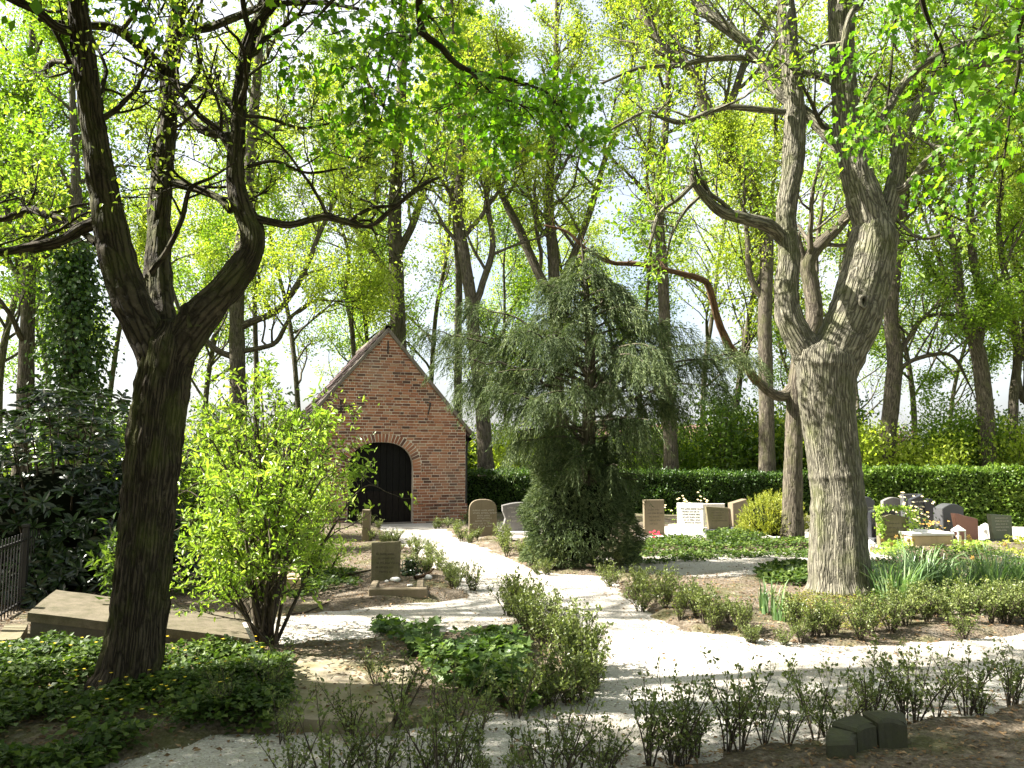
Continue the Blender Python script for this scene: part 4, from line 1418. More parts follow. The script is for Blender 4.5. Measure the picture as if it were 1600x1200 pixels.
SB = [side(p_, YB, 10, WB) for p_ in (
    [(1222, 372, 22), (1200, 352, 22, -.2), (1165, 342, 20, -.3), (1130, 332, 18, -.4), (1105, 312, 15, -.5), (1085, 285, 13, -.6), (1082, 268, 11, -.6)],
    [(1085, 285, 9, -.6), (1060, 310, 8, -.7), (1030, 335, 7, -.8), (1014, 388, 5, -.9)],
    [(1095, 305, 6, -.5), (1070, 330, 6, -.5), (1050, 365, 5, -.5), (1042, 398, 3, -.5)],
    [(1238, 160, 24), (1215, 140, 22, .1), (1190, 92, 20, .2), (1150, 55, 19, .3), (1110, 25, 18, .4), (1085, -5, 17, .5), (1040, -80, 11, .6)],
    [(1330, 250, 26), (1305, 222, 24, .2), (1262, 180, 20, .4), (1230, 150, 14, .5)],
    [(1310, 130, 15), (1280, 118, 13, .2), (1240, 112, 12, .3), (1170, 92, 11, .4), (1110, 92, 10, .4), (1060, 102, 8, .4), (1000, 106, 6, .3), (940, 130, 4, .2)],
    [(1226, 175, 11, -.1), (1175, 170, 11, -.2), (1130, 168, 10, -.3), (1070, 190, 9, -.4), (1040, 186, 8, -.5), (1010, 175, 6, -.5), (950, 205, 4, -.6)],
    [(1320, 110, 10, -.4), (1318, 70, 10, -.5), (1330, 20, 9, -.5), (1360, -10, 7, -.5)],
    [(1396, 300, 16), (1418, 290, 14, -.2), (1450, 250, 12, -.4), (1500, 215, 10, -.5), (1550, 195, 7, -.6)],
    [(1330, 245, 16, .2), (1370, 200, 15, .3), (1420, 120, 13, .4), (1480, 80, 11, .5), (1560, 50, 8, .6)],
    [(1402, 345, 6), (1440, 372, 6, -.2), (1490, 362, 5, -.3)],
)]
par = dict(SPARSE, size=0.07, leaves=5, nb=(4, 3), spread=0.08)
for k, (P, R) in enumerate(SB):
    limb_branches(WB, LfB, rng, P, R, 5, par, 0.3, (.6, 1.4), 0.3)
for (W_, P, R) in (L1, L2a, L2b):
    limb_branches(WB, LfB, rng, P, R, 10, dict(par, leaves=9), 0.5, (.8, 1.8), 0.3)
    limb_branches(WB, LfB, rng, P, R, 10, dict(parU, size=0.085), 0.82, (1.5, 3.2), 0.5)
finish_tree(TB, base, [('trunk', WT, M['bark_light']), ('limb', L1[0], M['bark_light']), ('limb', L2[0], M['bark_light']), ('limb', L2a[0], M['bark_light']),
                       ('limb', L2b[0], M['bark_light']), ('knot_rim', WH, M['bark_light']), ('branches', WB, M['bark_light'])], LfB, M['green'], oval=True, width=0.55, droop=0.15)
o = obj('knot_hole', G.mesh('knot_hole'), M['darkvoid'], TB)
o.matrix_parent_inverse = Matrix.Translation(-Vector(base))

# --- thin dark tree with a long dead limb
rng = np.random.default_rng(103)
YC = 16.0
base = at(1239, 848, YC)
base[2] = gz1(base[0], base[1])
TC = thing('thin_tree', 'thin dark trunked tree with a stripped brown dead limb, by the golden shrub', 'tree', tuple(base))
WT = Wood()
P, R = px_limb([(1238, 862, 46), (1238, 840, 36), (1238, 780, 31), (1240, 700, 28), (1243, 620, 27), (1252, 560, 27), (1272, 505, 27), (1268, 450, 26), (1262, 410, 24), (1285, 378, 20), (1318, 345, 17), (1335, 300, 13), (1350, 230, 9)], YC)
P, R = catmull(P, R, 0.06)
WT.tube(P, R, 24, 0.18)
PT, RT = P, R
WB, LfC = Wood(), Leaves()
side([(1243, 600, 20), (1225, 618, 18), (1205, 614, 16, -.3), (1180, 592, 14, -.6)], YC, 10, WB)
W2 = Wood()
P2, R2 = px_limb([(1182, 596, 14, -.6), (1160, 566, 13, -.9), (1138, 538, 13, -1.2), (1122, 500, 12, -1.5), (1108, 450, 12, -1.8), (1094, 436, 11, -1.9), (1050, 424, 9, -2.2), (1000, 413, 9, -2.5), (955, 410, 7, -2.7), (915, 388, 6, -3), (885, 362, 5, -3), (850, 352, 3, -3)], YC)
P2, R2 = catmull(P2, R2, 0.06)
W2.tube(P2, R2, 10, 0.15)
side([(1262, 420, 14), (1252, 395, 13), (1246, 372, 12), (1250, 362, 4)], YC, 10, WB)
limb_branches(WB, LfC, rng, PT, RT, 10, dict(parU, size=0.08), 0.6, (1.0, 2.5), 0.4)
limb_branches(W2, Leaves(), rng, P2, R2, 8, dict(SPARSE, levels=1, nb=(3,), leaves=1), 0.5, (.4, .9), 0.2)
finish_tree(TC, base, [('trunk', WT, M['bark_far']), ('dead_limb', W2, M['bark_brown']), ('branches', WB, M['bark_far'])], LfC, M['green'])

# --- trees of the wood behind the hedge
FARP = dict(levels=2, nb=(5, 5), leaves=34, size=0.092, spread=0.17, ang=(25, 60), ratio=0.50, wob=0.15, trop=0.07, ldroop=-0.2)
def wood_tree(label, Y, stems, seed, nbr=14, lr=(2.2, 4.5), mat='spring', up=0.7, t0=0.35, par=None, name='tall_tree', lowb=0, bark='bark_far', group=None):
    rng = np.random.default_rng(seed)
    b = at(stems[0][0][0], stems[0][0][1], Y)
    b[2] = 0.0
    t = thing(name, label, 'tree', tuple(b), group=group)
    W, Lf = Wood(), Leaves()
    WT = Wood()
    par = dict(FARP, **(par or {}))
    for k, st in enumerate(stems):
        P, R = px_limb(st, Y)
        if k == 0:
            P = np.vstack([[P[0][0], P[0][1], -0.1], P]) if P[0][2] > 0.3 else P
            R = np.concatenate([[R[0] * 1.25], R]) if len(R) < len(P) else R
        P, R = catmull(P, R, 0.22)
        WT.tube(P, R, 14, 0.14)
        limb_branches(W, Lf, rng, P, R, max(4, int(nbr * (1.0 if k == 0 else 0.6))), par, t0 if k == 0 else 0.15, lr, up)
        # leafy tip
        for q in range(4):
            grow(W, Lf, rng, P[-1], unit(P[-1] - P[-4]) + rng.normal(size=3) * 0.4, lr[0], R[-1] * 0.8, 0, par)
    finish_tree(t, b, [('trunk', WT, M[bark]), ('branches', W, M[bark])], Lf, M[mat])
    return t

wood_tree('tall tree with sweeping low boughs beside the chapel roof, thicker of two trunks', 27.0, [
    [(372, 640, 26), (371, 560, 24), (370, 480, 23), (374, 410, 22), (385, 330, 20), (392, 240, 18), (400, 140, 15), (408, 20, 12), (410, -120, 8)],
    [(372, 512, 14), (400, 500, 12), (432, 486, 11), (458, 455, 10), (480, 415, 9), (495, 375, 8), (515, 330, 6), (540, 280, 4)],
    [(372, 560, 11), (340, 548, 10), (318, 528, 9), (290, 500, 8), (275, 470, 6), (262, 420, 4)],
    [(382, 548, 9), (410, 543, 8), (432, 534, 8), (448, 505, 7), (458, 492, 6), (490, 470, 4), (520, 470, 3)]], 201, 12, (2.2, 4.2), t0=0.5)
wood_tree('slim pole like tree close by the trunk with sweeping boughs', 29.0, [[(401, 630, 9), (399, 520, 8), (397, 420, 7), (396, 330, 6), (392, 220, 5), (390, 100, 3)]], 202, 9, (1.4, 2.6), 'green', t0=0.4)
wood_tree('thick trunked tree rising directly behind the chapel ridge', 30.0, [
    [(622, 640, 28), (622, 540, 26), (620, 440, 24), (617, 340, 22), (622, 240, 19), (628, 120, 16), (630, 0, 12), (634, -150, 8)],
    [(622, 460, 14), (600, 420, 12), (575, 385, 11), (550, 340, 9), (540, 280, 7), (520, 220, 5)],
    [(620, 400, 14), (645, 350, 12), (665, 290, 10), (690, 230, 8), (700, 160, 5)]], 203, 14, (2.5, 4.5), t0=0.45)
wood_tree('crooked thin tree beside the left slope of the chapel roof'.replace('left slope of the ', ''), 31.0, [
    [(556, 640, 9), (552, 540, 8), (548, 500, 8), (540, 455, 7), (545, 400, 6), (530, 330, 5), (535, 220, 4), (530, 120, 3)]], 204, 8, (1.5, 3.0), 't' and 'green', t0=0.35)
wood_tree('slim straight tree between the chapel and the big conifer', 31.0, [
    [(717, 735, 14), (716, 640, 13), (716, 520, 12), (717, 430, 11), (712, 340, 10), (715, 230, 8), (720, 110, 6), (720, 0, 4)]], 205, 12, (2.0, 3.6), t0=0.45)
wood_tree('curving grey tree between the chapel wall and the big conifer', 26.5, [
    [(759, 742, 28), (757, 700, 24), (752, 620, 22), (742, 540, 21), (736, 470, 20), (726, 400, 18), (716, 330, 16), (720, 250, 13), (716, 150, 10), (705, 30, 7)],
    [(738, 490, 12), (755, 440, 11), (770, 380, 10), (760, 300, 9), (775, 220, 7), (780, 130, 5)]], 206, 14, (2.2, 4.0), t0=0.5)
wood_tree('forked tree showing above the top of the big conifer', 28.0, [
    [(872, 740, 24), (870, 600, 22), (868, 480, 20), (864, 400, 18), (858, 320, 16), (862, 230, 13), (868, 120, 10), (870, 0, 7)],
    [(868, 480, 16), (838, 420, 15), (812, 360, 14), (785, 305, 12), (760, 235, 10), (735, 160, 8), (720, 80, 5)],
    [(868, 460, 13), (900, 390, 12), (925, 320, 11), (945, 250, 9), (975, 170, 7), (990, 80, 5)]], 207, 16, (2.4, 4.5), t0=0.5)
wood_tree('tree trunk half hidden behind the sweeping side of the big conifer', 26.0, [
    [(1049, 745, 25), (1047, 680, 22), (1040, 560, 20), (1036, 440, 18), (1030, 320, 15), (1040, 200, 12), (1046, 80, 9), (1050, -60, 6)]], 208, 16, (2.4, 4.2), t0=0.5)
wood_tree('tall tree whose upper trunk bends over and forks, by the thin dark tree', 24.0, [
    [(1199, 748, 27), (1198, 680, 24), (1197, 600, 23), (1195, 500, 22), (1198, 400, 21), (1194, 345, 21), (1172, 292, 20), (1147, 245, 19), (1127, 203, 18), (1100, 166, 15), (1086, 120, 14), (1045, 82, 13), (1022, 50, 11), (1005, 10, 9), (990, -60, 6)],
    [(1132, 210, 14), (1136, 180, 14), (1148, 145, 13), (1166, 92, 12), (1198, 35, 11), (1230, -20, 9), (1250, -120, 6)],
    [(1097, 165, 11), (1092, 110, 10), (1090, 50, 9), (1082, -30, 7), (1086, -140, 4)],
    [(1197, 470, 12), (1180, 450, 11), (1170, 420, 10), (1168, 370, 9), (1160, 320, 6), (1140, 280, 4)]], 209, 12, (2.0, 4.2), t0=0.5)
wood_tree('grey trunked tree with a drooping bare bough, behind the row of dark gravestones', 25.0, [
    [(1384, 742, 28), (1386, 690, 25), (1394, 620, 25), (1398, 560, 24), (1392, 490, 22), (1398, 420, 20), (1408, 350, 17), (1418, 260, 14), (1430, 150, 11), (1432, 20, 8)],
    [(1404, 580, 8), (1420, 566, 7), (1448, 556, 7), (1480, 553, 6), (1496, 565, 6), (1508, 588, 4), (1520, 612, 2)],
    [(1404, 555, 9), (1422, 525, 8), (1440, 498, 7), (1470, 490, 5)]], 210, 12, (2.0, 4.0), 'green', t0=0.5)
wood_tree('straight dark trunk behind the hedge, bending above head height', 24.5, [
    [(1547, 752, 27), (1543, 700, 25), (1538, 620, 24), (1530, 560, 23), (1516, 515, 20), (1502, 480, 17), (1494, 400, 13), (1476, 330, 11), (1470, 240, 9), (1450, 150, 6)],
    [(1528, 545, 14), (1536, 480, 13), (1520, 400, 13), (1516, 320, 12), (1520, 230, 11), (1522, 130, 9), (1525, 0, 6)]], 211, 12, (2.0, 4.0), t0=0.5)
wood_tree('slighter trunk next to the straight dark one behind the hedge', 25.5, [
    [(1585, 752, 17), (1583, 690, 15), (1584, 620, 14), (1590, 560, 13), (1585, 500, 11), (1570, 430, 9), (1560, 340, 8), (1570, 220, 6), (1575, 90, 4)],
    [(1588, 580, 10), (1600, 630, 8), (1604, 560, 9), (1600, 480, 8), (1612, 380, 6), (1620, 250, 4)]], 212, 10, (1.8, 3.4), t0=0.35)
wood_tree('grey trunk standing behind the dark evergreen shrub', 22.0, [
    [(36, 700, 26), (40, 620, 24), (42, 540, 22), (44, 470, 20), (46, 400, 19), (40, 310, 17), (45, 200, 14), (50, 80, 10), (50, -60, 6)],
    [(44, 430, 12), (20, 370, 11), (5, 300, 9), (-10, 220, 6)]], 213, 15, (2.0, 4.0), 'green', t0=0.28)
# ivy-clad tree
rng = np.random.default_rng(214)
t = wood_tree('dark ivy covered tree beyond the evergreen shrub', 21.0, [
    [(118, 720, 30), (116, 620, 28), (112, 520, 24), (116, 430, 20), (120, 330, 17), (116, 220, 13), (112, 100, 8)]], 214, 10, (1.6, 3.2), 'green', t0=0.45)
IV = Leaves()
n_ = 9000
hh = rng.random(n_) ** 0.8
yy = 720 - 330 * hh
C = np.stack([at(117, y_, 21.0) for y_ in np.linspace(720, 380, 40)])
k = np.minimum((hh * 39).astype(int), 39)
rad = 1.15 * (0.3 + 1.0 * vnoise(np.stack([hh * 11, hh * 0 + 3, np.floor(rng.random(n_) * 3)], 1))) * (1 - 0.4 * hh)
dirs = unit(rng.normal(size=(n_, 3)) * np.array([1, 1, 0.3]))
IV.add(C[k] + dirs * (rad * (0.6 + 0.4 * rng.random(n_)))[:, None] + rng.normal(size=(n_, 3)) * 0.12, unit(dirs * 0.4 + rng.normal(size=(n_, 3)) * 0.4 + np.array([0, 0, -0.6])), unit(dirs + rng.normal(size=(n_, 3)) * 0.4), 0.13 * (0.6 + 0.7 * rng.random(n_)))
o = obj('ivy', IV.mesh('ivy', 0.8, 0.1), M['hedge'], t)
o.matrix_parent_inverse = Matrix.Translation(-Vector(t.location))

# far trees: three made once, copied through the wood
def generic_tree(label, H, seed, mat, par=None, nbr=20):
    rng = np.random.default_rng(seed)
    t = thing('far_tree', label, 'tree', (0, 0, 0), group='trees standing in the far wood')
    W, Lf, WT = Wood(), Leaves(), Wood()
    P = [np.array([0, 0, -0.1])]
    d = np.array([0, 0, 1.0])
    for k in range(7):
        d = unit(d + rng.normal(size=3) * np.array([0.09, 0.09, 0]))
        P.append(P[-1] + d * H / 7)
    P, R = catmull(P, np.linspace(0.14, 0.045, 8) * np.array([1.25, 1, 1, 1, 1, 1, 1, 1]), 0.4)
    WT.tube(P, R, 10, 0.1)
    limb_branches(W, Lf, rng, P, R, nbr, dict(FARP, size=0.125, leaves=24, spread=0.24, **(par or {})), 0.25, (2.6, 5.0), 0.6)
    finish_tree(t, (0, 0, 0), [('trunk', WT, M['bark_far']), ('branches', W, M['bark_far'])], Lf, M[mat])
    return t
LBL = 'slender deciduous tree in young leaf standing far back in the wood'
gens = [generic_tree('slender yellow leaved tree standing far back in the wood', 17, 301, 'spring'), generic_tree('shorter fresh green tree standing far back in the wood', 15, 302, 'green'), generic_tree('very tall yellow leaved tree standing far back in the wood', 19, 303, 'spring')]
SURROUND = [(-26, 4), (-29, 14), (-25, 24), (-28, -6), (-14, -9), (-7, -12), (0, -14), (7, -10), (13, -6), (14, -13), (17, 1), (19, 7), (18, 14), (24, 20), (23, 3), (-3, -20), (10, -20), (-16, -18), (27, 12), (-20, 30), (26, 28)]
rng = np.random.default_rng(77)
for k, (px, Y) in enumerate([(-40, 34), (70, 38), (165, 36), (250, 42), (320, 36), (470, 38), (520, 46), (590, 42), (670, 40), (745, 46), (800, 37), (905, 40), (950, 48), (1010, 36), (1090, 40),
                             (1130, 34), (1245, 38), (1300, 34), (1345, 44), (1430, 37), (1475, 46), (1560, 36), (1630, 33), (1680, 42), (-110, 26), (1700, 26)]):
    x = (px - 800) / FPX * Y
    src = gens[k % 3]
    if k < 3:
        o = src
        o.location = (x, Y, 0)
        o.rotation_euler = (0, 0, rng.random() * 6.28)
    else:
        s = rng.uniform(0.85, 1.2)
        o = copy_tree(src, None, (x, Y, 0), rng.random() * 6.28, (s, s, s * rng.uniform(0.95, 1.1)))

for k, (x, y) in enumerate(SURROUND):
    s = rng.uniform(0.9, 1.2)
    copy_tree(gens[k % 3], None, (x, y, 0), rng.random() * 6.28, (s, s, s), None, 'trees of the wood around the churchyard')['label'] = 'tall tree in the ring of wood around the churchyard'
# --- trees outside the frame whose boughs hang into it and whose crowns shade the foreground
def crown_tree(label, base, H, seed, mat, limbs, R0=0.22, leafsize=0.10, leaves=14, lobed=True, name='broad_tree', nbr=5, lr=(0.55, 1.15), droop=-0.05):
    rng = np.random.default_rng(seed)
    b = np.array([base[0], base[1], gz1(base[0], base[1])])
    t = thing(name, label, 'tree', tuple(b))
    WT, W, Lf = Wood(), Wood(), Leaves()
    P, R = catmull([b - [0, 0, 0.1], b + [0.05, 0, 0.4], b + [0.1, 0.05, H * 0.3], b + [0.0, 0.1, H * 0.65], b + [0.1, 0, H]], [R0 * 1.4, R0, R0 * 0.85, R0 * 0.55, R0 * 0.15], 0.15)
    WT.tube(P, R, 20, 0.15)
    par = dict(levels=2, nb=(4, 4), leaves=leaves, size=leafsize, spread=0.12, ang=(25, 65), ratio=0.55, wob=0.16, trop=droop, ldroop=-0.7, lup=1.2)
    for lb in limbs:
        Pl, Rl = catmull(lb[0], lb[1], 0.08)
        W.tube(Pl, Rl, 10, 0.1)
        limb_branches(W, Lf, rng, Pl, Rl, lb[2], par, lb[3] if len(lb) > 3 else 0.3, lr, 0.1)
    finish_tree(t, b, [('trunk', WT, M['bark_near']), ('branches', W, M['bark_near'])], Lf, M[mat], lobed=lobed, width=0.5, fold=0.10, droop=0.15)
    return t
rad4 = [0.07, 0.05, 0.03, 0.012]
crown_tree('broad maple behind the viewpoint whose leafy boughs hang over the path', (3.2, -1.5), 9.5, 401, 'maple', [
    ([(3.2, -1.5, 5.2), (1.5, 2.2, 6.4), (-0.45, 5.2, 6.3), at(655, 15, 6.2), at(690, 75, 6.4), at(728, 108, 6.6), at(800, 125, 6.9), at(860, 150, 7.2), at(900, 215, 7.4), at(930, 240, 7.5)], [0.10, 0.08, 0.05, 0.033, 0.03, 0.026, 0.018, 0.013, 0.009, 0.005], 17, 0.55),
    ([at(660, 35, 6.2), at(640, 62, 6.1), at(612, 95, 6.0), at(603, 150, 6.0), at(592, 200, 6.0)], [0.016, 0.013, 0.010, 0.007, 0.004], 6, 0.15),
    ([at(735, 112, 6.6), at(775, 150, 6.7), at(815, 165, 6.8), at(850, 205, 6.9)], [0.015, 0.011, 0.008, 0.004], 8, 0.15),
    ([(3.2, -1.5, 4.5), (3.6, 1.5, 5.2), (3.6, 3.6, 4.9), at(1462, -60, 4.6), at(1475, 90, 4.9), at(1500, 190, 5.1)], [0.08, 0.06, 0.035, 0.02, 0.012, 0.005], 9, 0.55),
    ([(3.4, 0.5, 5.2), (4.4, 3.0, 5.0), at(1640, -20, 5.2), at(1590, 120, 5.6), at(1570, 240, 5.8), at(1560, 330, 5.9)], [0.05, 0.035, 0.022, 0.014, 0.009, 0.004], 9, 0.45),
    ([(3.6, 1.5, 5.2), (3.2, 4.0, 5.4), at(1420, -30, 6.5), at(1390, 130, 6.9), at(1375, 270, 7.1)], [0.05, 0.03, 0.018, 0.012, 0.005], 8, 0.45),
    ([(3.2, -1.5, 6.0), (0.5, -0.5, 7.5), (-1.5, 1.2, 8.0), (-2.8, 2.4, 7.6)], rad4, 14, 0.2),
    ([(3.2, -1.5, 6.5), (1.0, 0.8, 8.2), (-0.3, 2.4, 8.4), (-0.8, 3.6, 7.9)], rad4, 14, 0.3),
    ([(1.5, 2.2, 6.4), (0.0, 4.0, 6.2), at(580, -60, 5.6), at(520, 0, 5.6), at(485, 40, 5.6), at(455, 70, 5.6)], [0.04, 0.03, 0.022, 0.014, 0.008, 0.004], 4, 0.55),
    ([(0.0, 4.0, 6.2), (-1.0, 4.4, 5.4), at(370, -45, 4.6), at(310, -20, 4.6), at(270, 0, 4.6)], [0.03, 0.02, 0.014, 0.008, 0.004], 3, 0.6),
], 0.26, 0.066, 6)
def round_tree(label, base, H, ells, seed, mat, R0=0.2, size=0.11, bark='bark_near'):
    """trunk, limbs reaching to clumps of leaves inside the given ellipsoids (centre, radii, clumps, leaves a clump)"""
    rng = np.random.default_rng(seed)
    b = np.array([base[0], base[1], gz1(base[0], base[1])])
    t = thing('broad_tree', label, 'tree', tuple(b))
    WT, W, Lf = Wood(), Wood(), Leaves()
    P, R = catmull([b - [0, 0, 0.1], b + [0.05, 0, 0.4], b + [0.1, 0.05, H * 0.3], b + [0.0, 0.1, H * 0.65], b + [0.1, 0, H]], [R0 * 1.4, R0, R0 * 0.85, R0 * 0.55, R0 * 0.15], 0.15)
    WT.tube(P, R, 20, 0.15)
    for (c, rad, nc, nl) in ells:
        for k in range(nc):
            d = unit(rng.normal(size=3)) * rng.random() ** 0.4
            q = np.array(c) + d * np.array(rad)
            i = int(np.clip(np.argmin(np.abs(P[:, 2] - (q[2] - 0.45 * np.hypot(q[0] - b[0], q[1] - b[1])))), 6, len(P) - 1))
            if k % 3 == 0:
                Pl, Rl = catmull([P[i], P[i] * 0.5 + q * 0.5 + np.array([0, 0, 0.25]) + rng.normal(size=3) * 0.15, q], [0.035, 0.022, 0.006], 0.2)
                W.tube(Pl, Rl, 6, 0.0, cap=False)
            Lf.add(q + rng.normal(size=(nl, 3)) * np.array([0.34, 0.26, 0.22]), unit(rng.normal(size=(nl, 3)) + np.array([0, 0, -0.5])), rand_dirs(rng, nl, 1.0), size * (0.6 + 0.7 * rng.random(nl)))
    finish_tree(t, b, [('trunk', WT, M[bark]), ('branches', W, M[bark])], Lf, M[mat])
    return t
round_tree('broad leafy tree beside the viewpoint shading the near end of the path', (-5.4, 1.2), 9.0,
           [((-5.0, 3.75, 6.6), (3.1, 1.6, 2.5), 400, 85), ((-6.2, 4.1, 3.5), (1.4, 1.8, 1.7), 190, 75)], 402, 'maple', 0.24, 0.12)
round_tree('leafy tree at the edge of the churchyard before the iron fence', (-8.9, 5.4), 9.0,
           [((-7.6, 5.5, 5.6), (1.6, 0.55, 2.7), 75, 55)], 403, 'green', 0.17, 0.11)
round_tree('unseen spreading tree added behind the viewpoint to dim skylight on the near path', (2.2, -4.0), 11.0,
           [((1.2, 0.3, 9.6), (5.0, 3.4, 1.7), 330, 60)], 405, 'maple', 0.26, 0.13)  # crown added out of view to hold skylight off the foreground
rng = np.random.default_rng(406)
b = np.array([-8.3, 9.3, gz1(-8.3, 9.3)])
t = thing('bare_tree', 'nearly bare tree beyond the iron fence whose boughs shade the fork', 'tree', tuple(b))
WT, W, Lf = Wood(), Wood(), Leaves()
P, R = catmull([b - [0, 0, 0.1], b + [0, 0, 0.5], b + [-0.2, 0.1, 3], b + [0.1, -0.1, 6], b + [0, 0.2, 9.5]], [0.24, 0.17, 0.15, 0.11, 0.03], 0.15)
WT.tube(P, R, 20, 0.2)
for k in range(15):
    i = int(len(P) * (0.42 + 0.56 * k / 15))
    az = k * 2.4
    L = rng.uniform(1.3, 2.4)
    grow(W, Lf, rng, P[i], unit(np.array([math.cos(az), math.sin(az), 0.75])), L, 0.055, 0, dict(SPARSE, leaves=5, size=0.07, rratio=0.62, trop=0.08))
finish_tree(t, b, [('trunk', WT, M['bark_near']), ('branches', W, M['bark_near'])], Lf, M['fresh'])
round_tree('slim tree beyond the iron fence whose trunk shades the path', (-9.2, 9.0), 11.0,
           [((-9.0, 9.6, 9.2), (1.7, 1.6, 2.2), 40, 40), ((-8.2, 11.0, 6.2), (1.2, 0.9, 1.5), 40, 50)], 404, 'green', 0.16, 0.11)

# ------------------------------------------------------------------ big conifer with hanging sprays
rng = np.random.default_rng(55)
YK = 12.6
base = at(915, 892, YK)
base[2] = gz1(base[0], base[1])
TK = thing('weeping_conifer', 'large dark conifer with wide sweeping boughs and hanging sprays', 'conifer', tuple(base))
WT = Wood()
P, R = px_limb([(918, 905, 40), (916, 860, 30), (918, 760, 26), (920, 660, 22), (922, 560, 17), (918, 480, 12), (914, 430, 7), (908, 375, 3)], YK)
PTk, RTk = catmull(P, R, 0.08)
WT.tube(PTk, RTk, 16, 0.15)
WB, LfK = Wood(), Leaves()
def spray(Lf, p, L, rng, dirv, wid=0.5, nd=0.05, hang=0.85):
    """one hanging twig with needles along both sides"""
    k = max(6, int(L / 0.020))
    s = np.linspace(0, 1, k)[:, None]
    d = np.asarray(dirv)
    path_ = p + d * s * L * 0.55 + np.array([0, 0, -1.0]) * (s ** 1.4) * L * hang
    tang = unit(np.gradient(path_, axis=0))
    sd = unit(np.cross(tang, rng.normal(size=3)))
    sgn = np.where(np.arange(k) % 2 == 0, 1.0, -1.0)[:, None]
    dd = unit(tang * 0.9 + sd * sgn * wid + rng.normal(size=(k, 3)) * 0.18)
    Lf.add(path_, dd, rand_dirs(rng, k, 0.3), nd * (0.7 + 0.6 * rng.random(k)))
H0, H1 = 1.0, 5.2
nb_ = 74
for k in range(nb_):
    f = (k + rng.random()) / nb_
    z0 = H0 + (H1 - H0) * f
    i = int(np.argmin(np.abs(PTk[:, 2] - z0)))
    az = k * 2.39996 + rng.normal() * 0.3
    # silhouette: widest about 3.3 m up, reaching out to both sides
    prof_ = np.interp(z0, [1.0, 1.5, 2.0, 2.6, 3.1, 3.6, 4.1, 4.6, 5.05], [0.75, 0.9, 1.35, 1.7, 1.85, 1.6, 1.05, 0.55, 0.22])
    ex = 1.0 if math.cos(az) > 0.3 else (1.02 if math.cos(az) < -0.3 else 0.7)
    L = prof_ * ex * rng.uniform(0.60, 1.08)
    out_ = np.array([math.cos(az), math.sin(az) * 0.85, 0.0])
    t_ = np.linspace(0, 1, 12)[:, None]
    rise = 0.42 if z0 > 2.4 else 0.15
    Pb = PTk[i] + out_ * t_ * L + np.array([0, 0, 1]) * (rise * L * (t_ - 0.95 * t_ ** 2.2)) + np.cumsum(rng.normal(size=(12, 3)) * 0.012, axis=0)
    WB.tube(Pb, np.linspace(0.026, 0.006, 12), 5, 0.0, cap=False)
    m_ = int(14 + L * 38)
    for q in range(m_):
        s = 0.12 + 0.88 * rng.random() ** 0.8
        j = min(int(s * 11), 10)
        p0 = Pb[j] + (Pb[j + 1] - Pb[j]) * (s * 11 - j)
        side_ = np.cross(out_, [0, 0, 1.0]) * rng.normal() * 0.9
        dv = unit(out_ * (0.4 + s) + side_ + np.array([0, 0, 0.15 * rng.normal()]))
        if z0 < 2.0 and s > 0.8: continue
        spray(LfK, p0 + dv * 0.03, rng.uniform(0.28, 0.62) * (0.7 + 0.5 * s), rng, dv, 0.5, 0.075)
for (px, py, dy, z0) in [(668, 512, 0.2, 2.7), (690, 560, -0.3, 2.4), (730, 470, 0.3, 3.2), (760, 610, -0.5, 1.9), (1160, 556, 0.0, 2.6), (1118, 600, -0.4, 2.1), (1085, 520, 0.4, 3.0), (1190, 575, 0.3, 2.5),
                         (1060, 640, -0.5, 1.7), (845, 438, 0.1, 3.9), (985, 452, 0.0, 3.8), (705, 530, 0.8, 2.9), (1130, 540, 0.9, 2.8), (800, 520, -0.9, 3.0), (1020, 560, -0.9, 2.7), (900, 600, -1.2, 2.3), (720, 610, 0.2, 2.0)]:
    tip = at(px, py, YK + dy)
    i = int(np.argmin(np.abs(PTk[:, 2] - z0)))
    t_ = np.linspace(0, 1, 16)[:, None]
    sag = np.array([0, 0, 1.0]) * (0.30 * np.sin(math.pi * t_ ** 0.9))
    Pb = PTk[i] * (1 - t_) + tip * t_ + sag + np.cumsum(rng.normal(size=(16, 3)) * 0.035, axis=0) * np.sin(math.pi * t_ * 0.9)
    WB.tube(Pb, np.linspace(0.034, 0.006, 16), 6, 0.0, cap=False)
    L = float(np.linalg.norm(tip - PTk[i]))
    out_ = unit((tip - PTk[i]) * np.array([1, 1, 0]))
    for q in range(int(L * 46)):
        s = 0.22 + 0.78 * rng.random() ** 0.75
        j = min(int(s * 15), 14)
        p0 = Pb[j] + (Pb[j + 1] - Pb[j]) * (s * 15 - j)
        dv = unit(out_ * (0.3 + s) + np.cross(out_, [0, 0, 1.0]) * rng.normal() * 0.8 + np.array([0, 0, 0.55 * abs(rng.normal())]))
        p0 = p0 + rng.normal(size=3) * np.array([0.05, 0.10, 0.06])
        spray(LfK, p0 + dv * 0.03, rng.uniform(0.25, 0.75) * (0.75 + 0.4 * (1 - s)), rng, dv, 0.5, 0.075)
finish_tree(TK, base, [('trunk', WT, M['bark_far']), ('branches', WB, M['bark_far'])], LfK, M['conifer'], 'sprays', width=0.17, fold=0.02, droop=0.05)
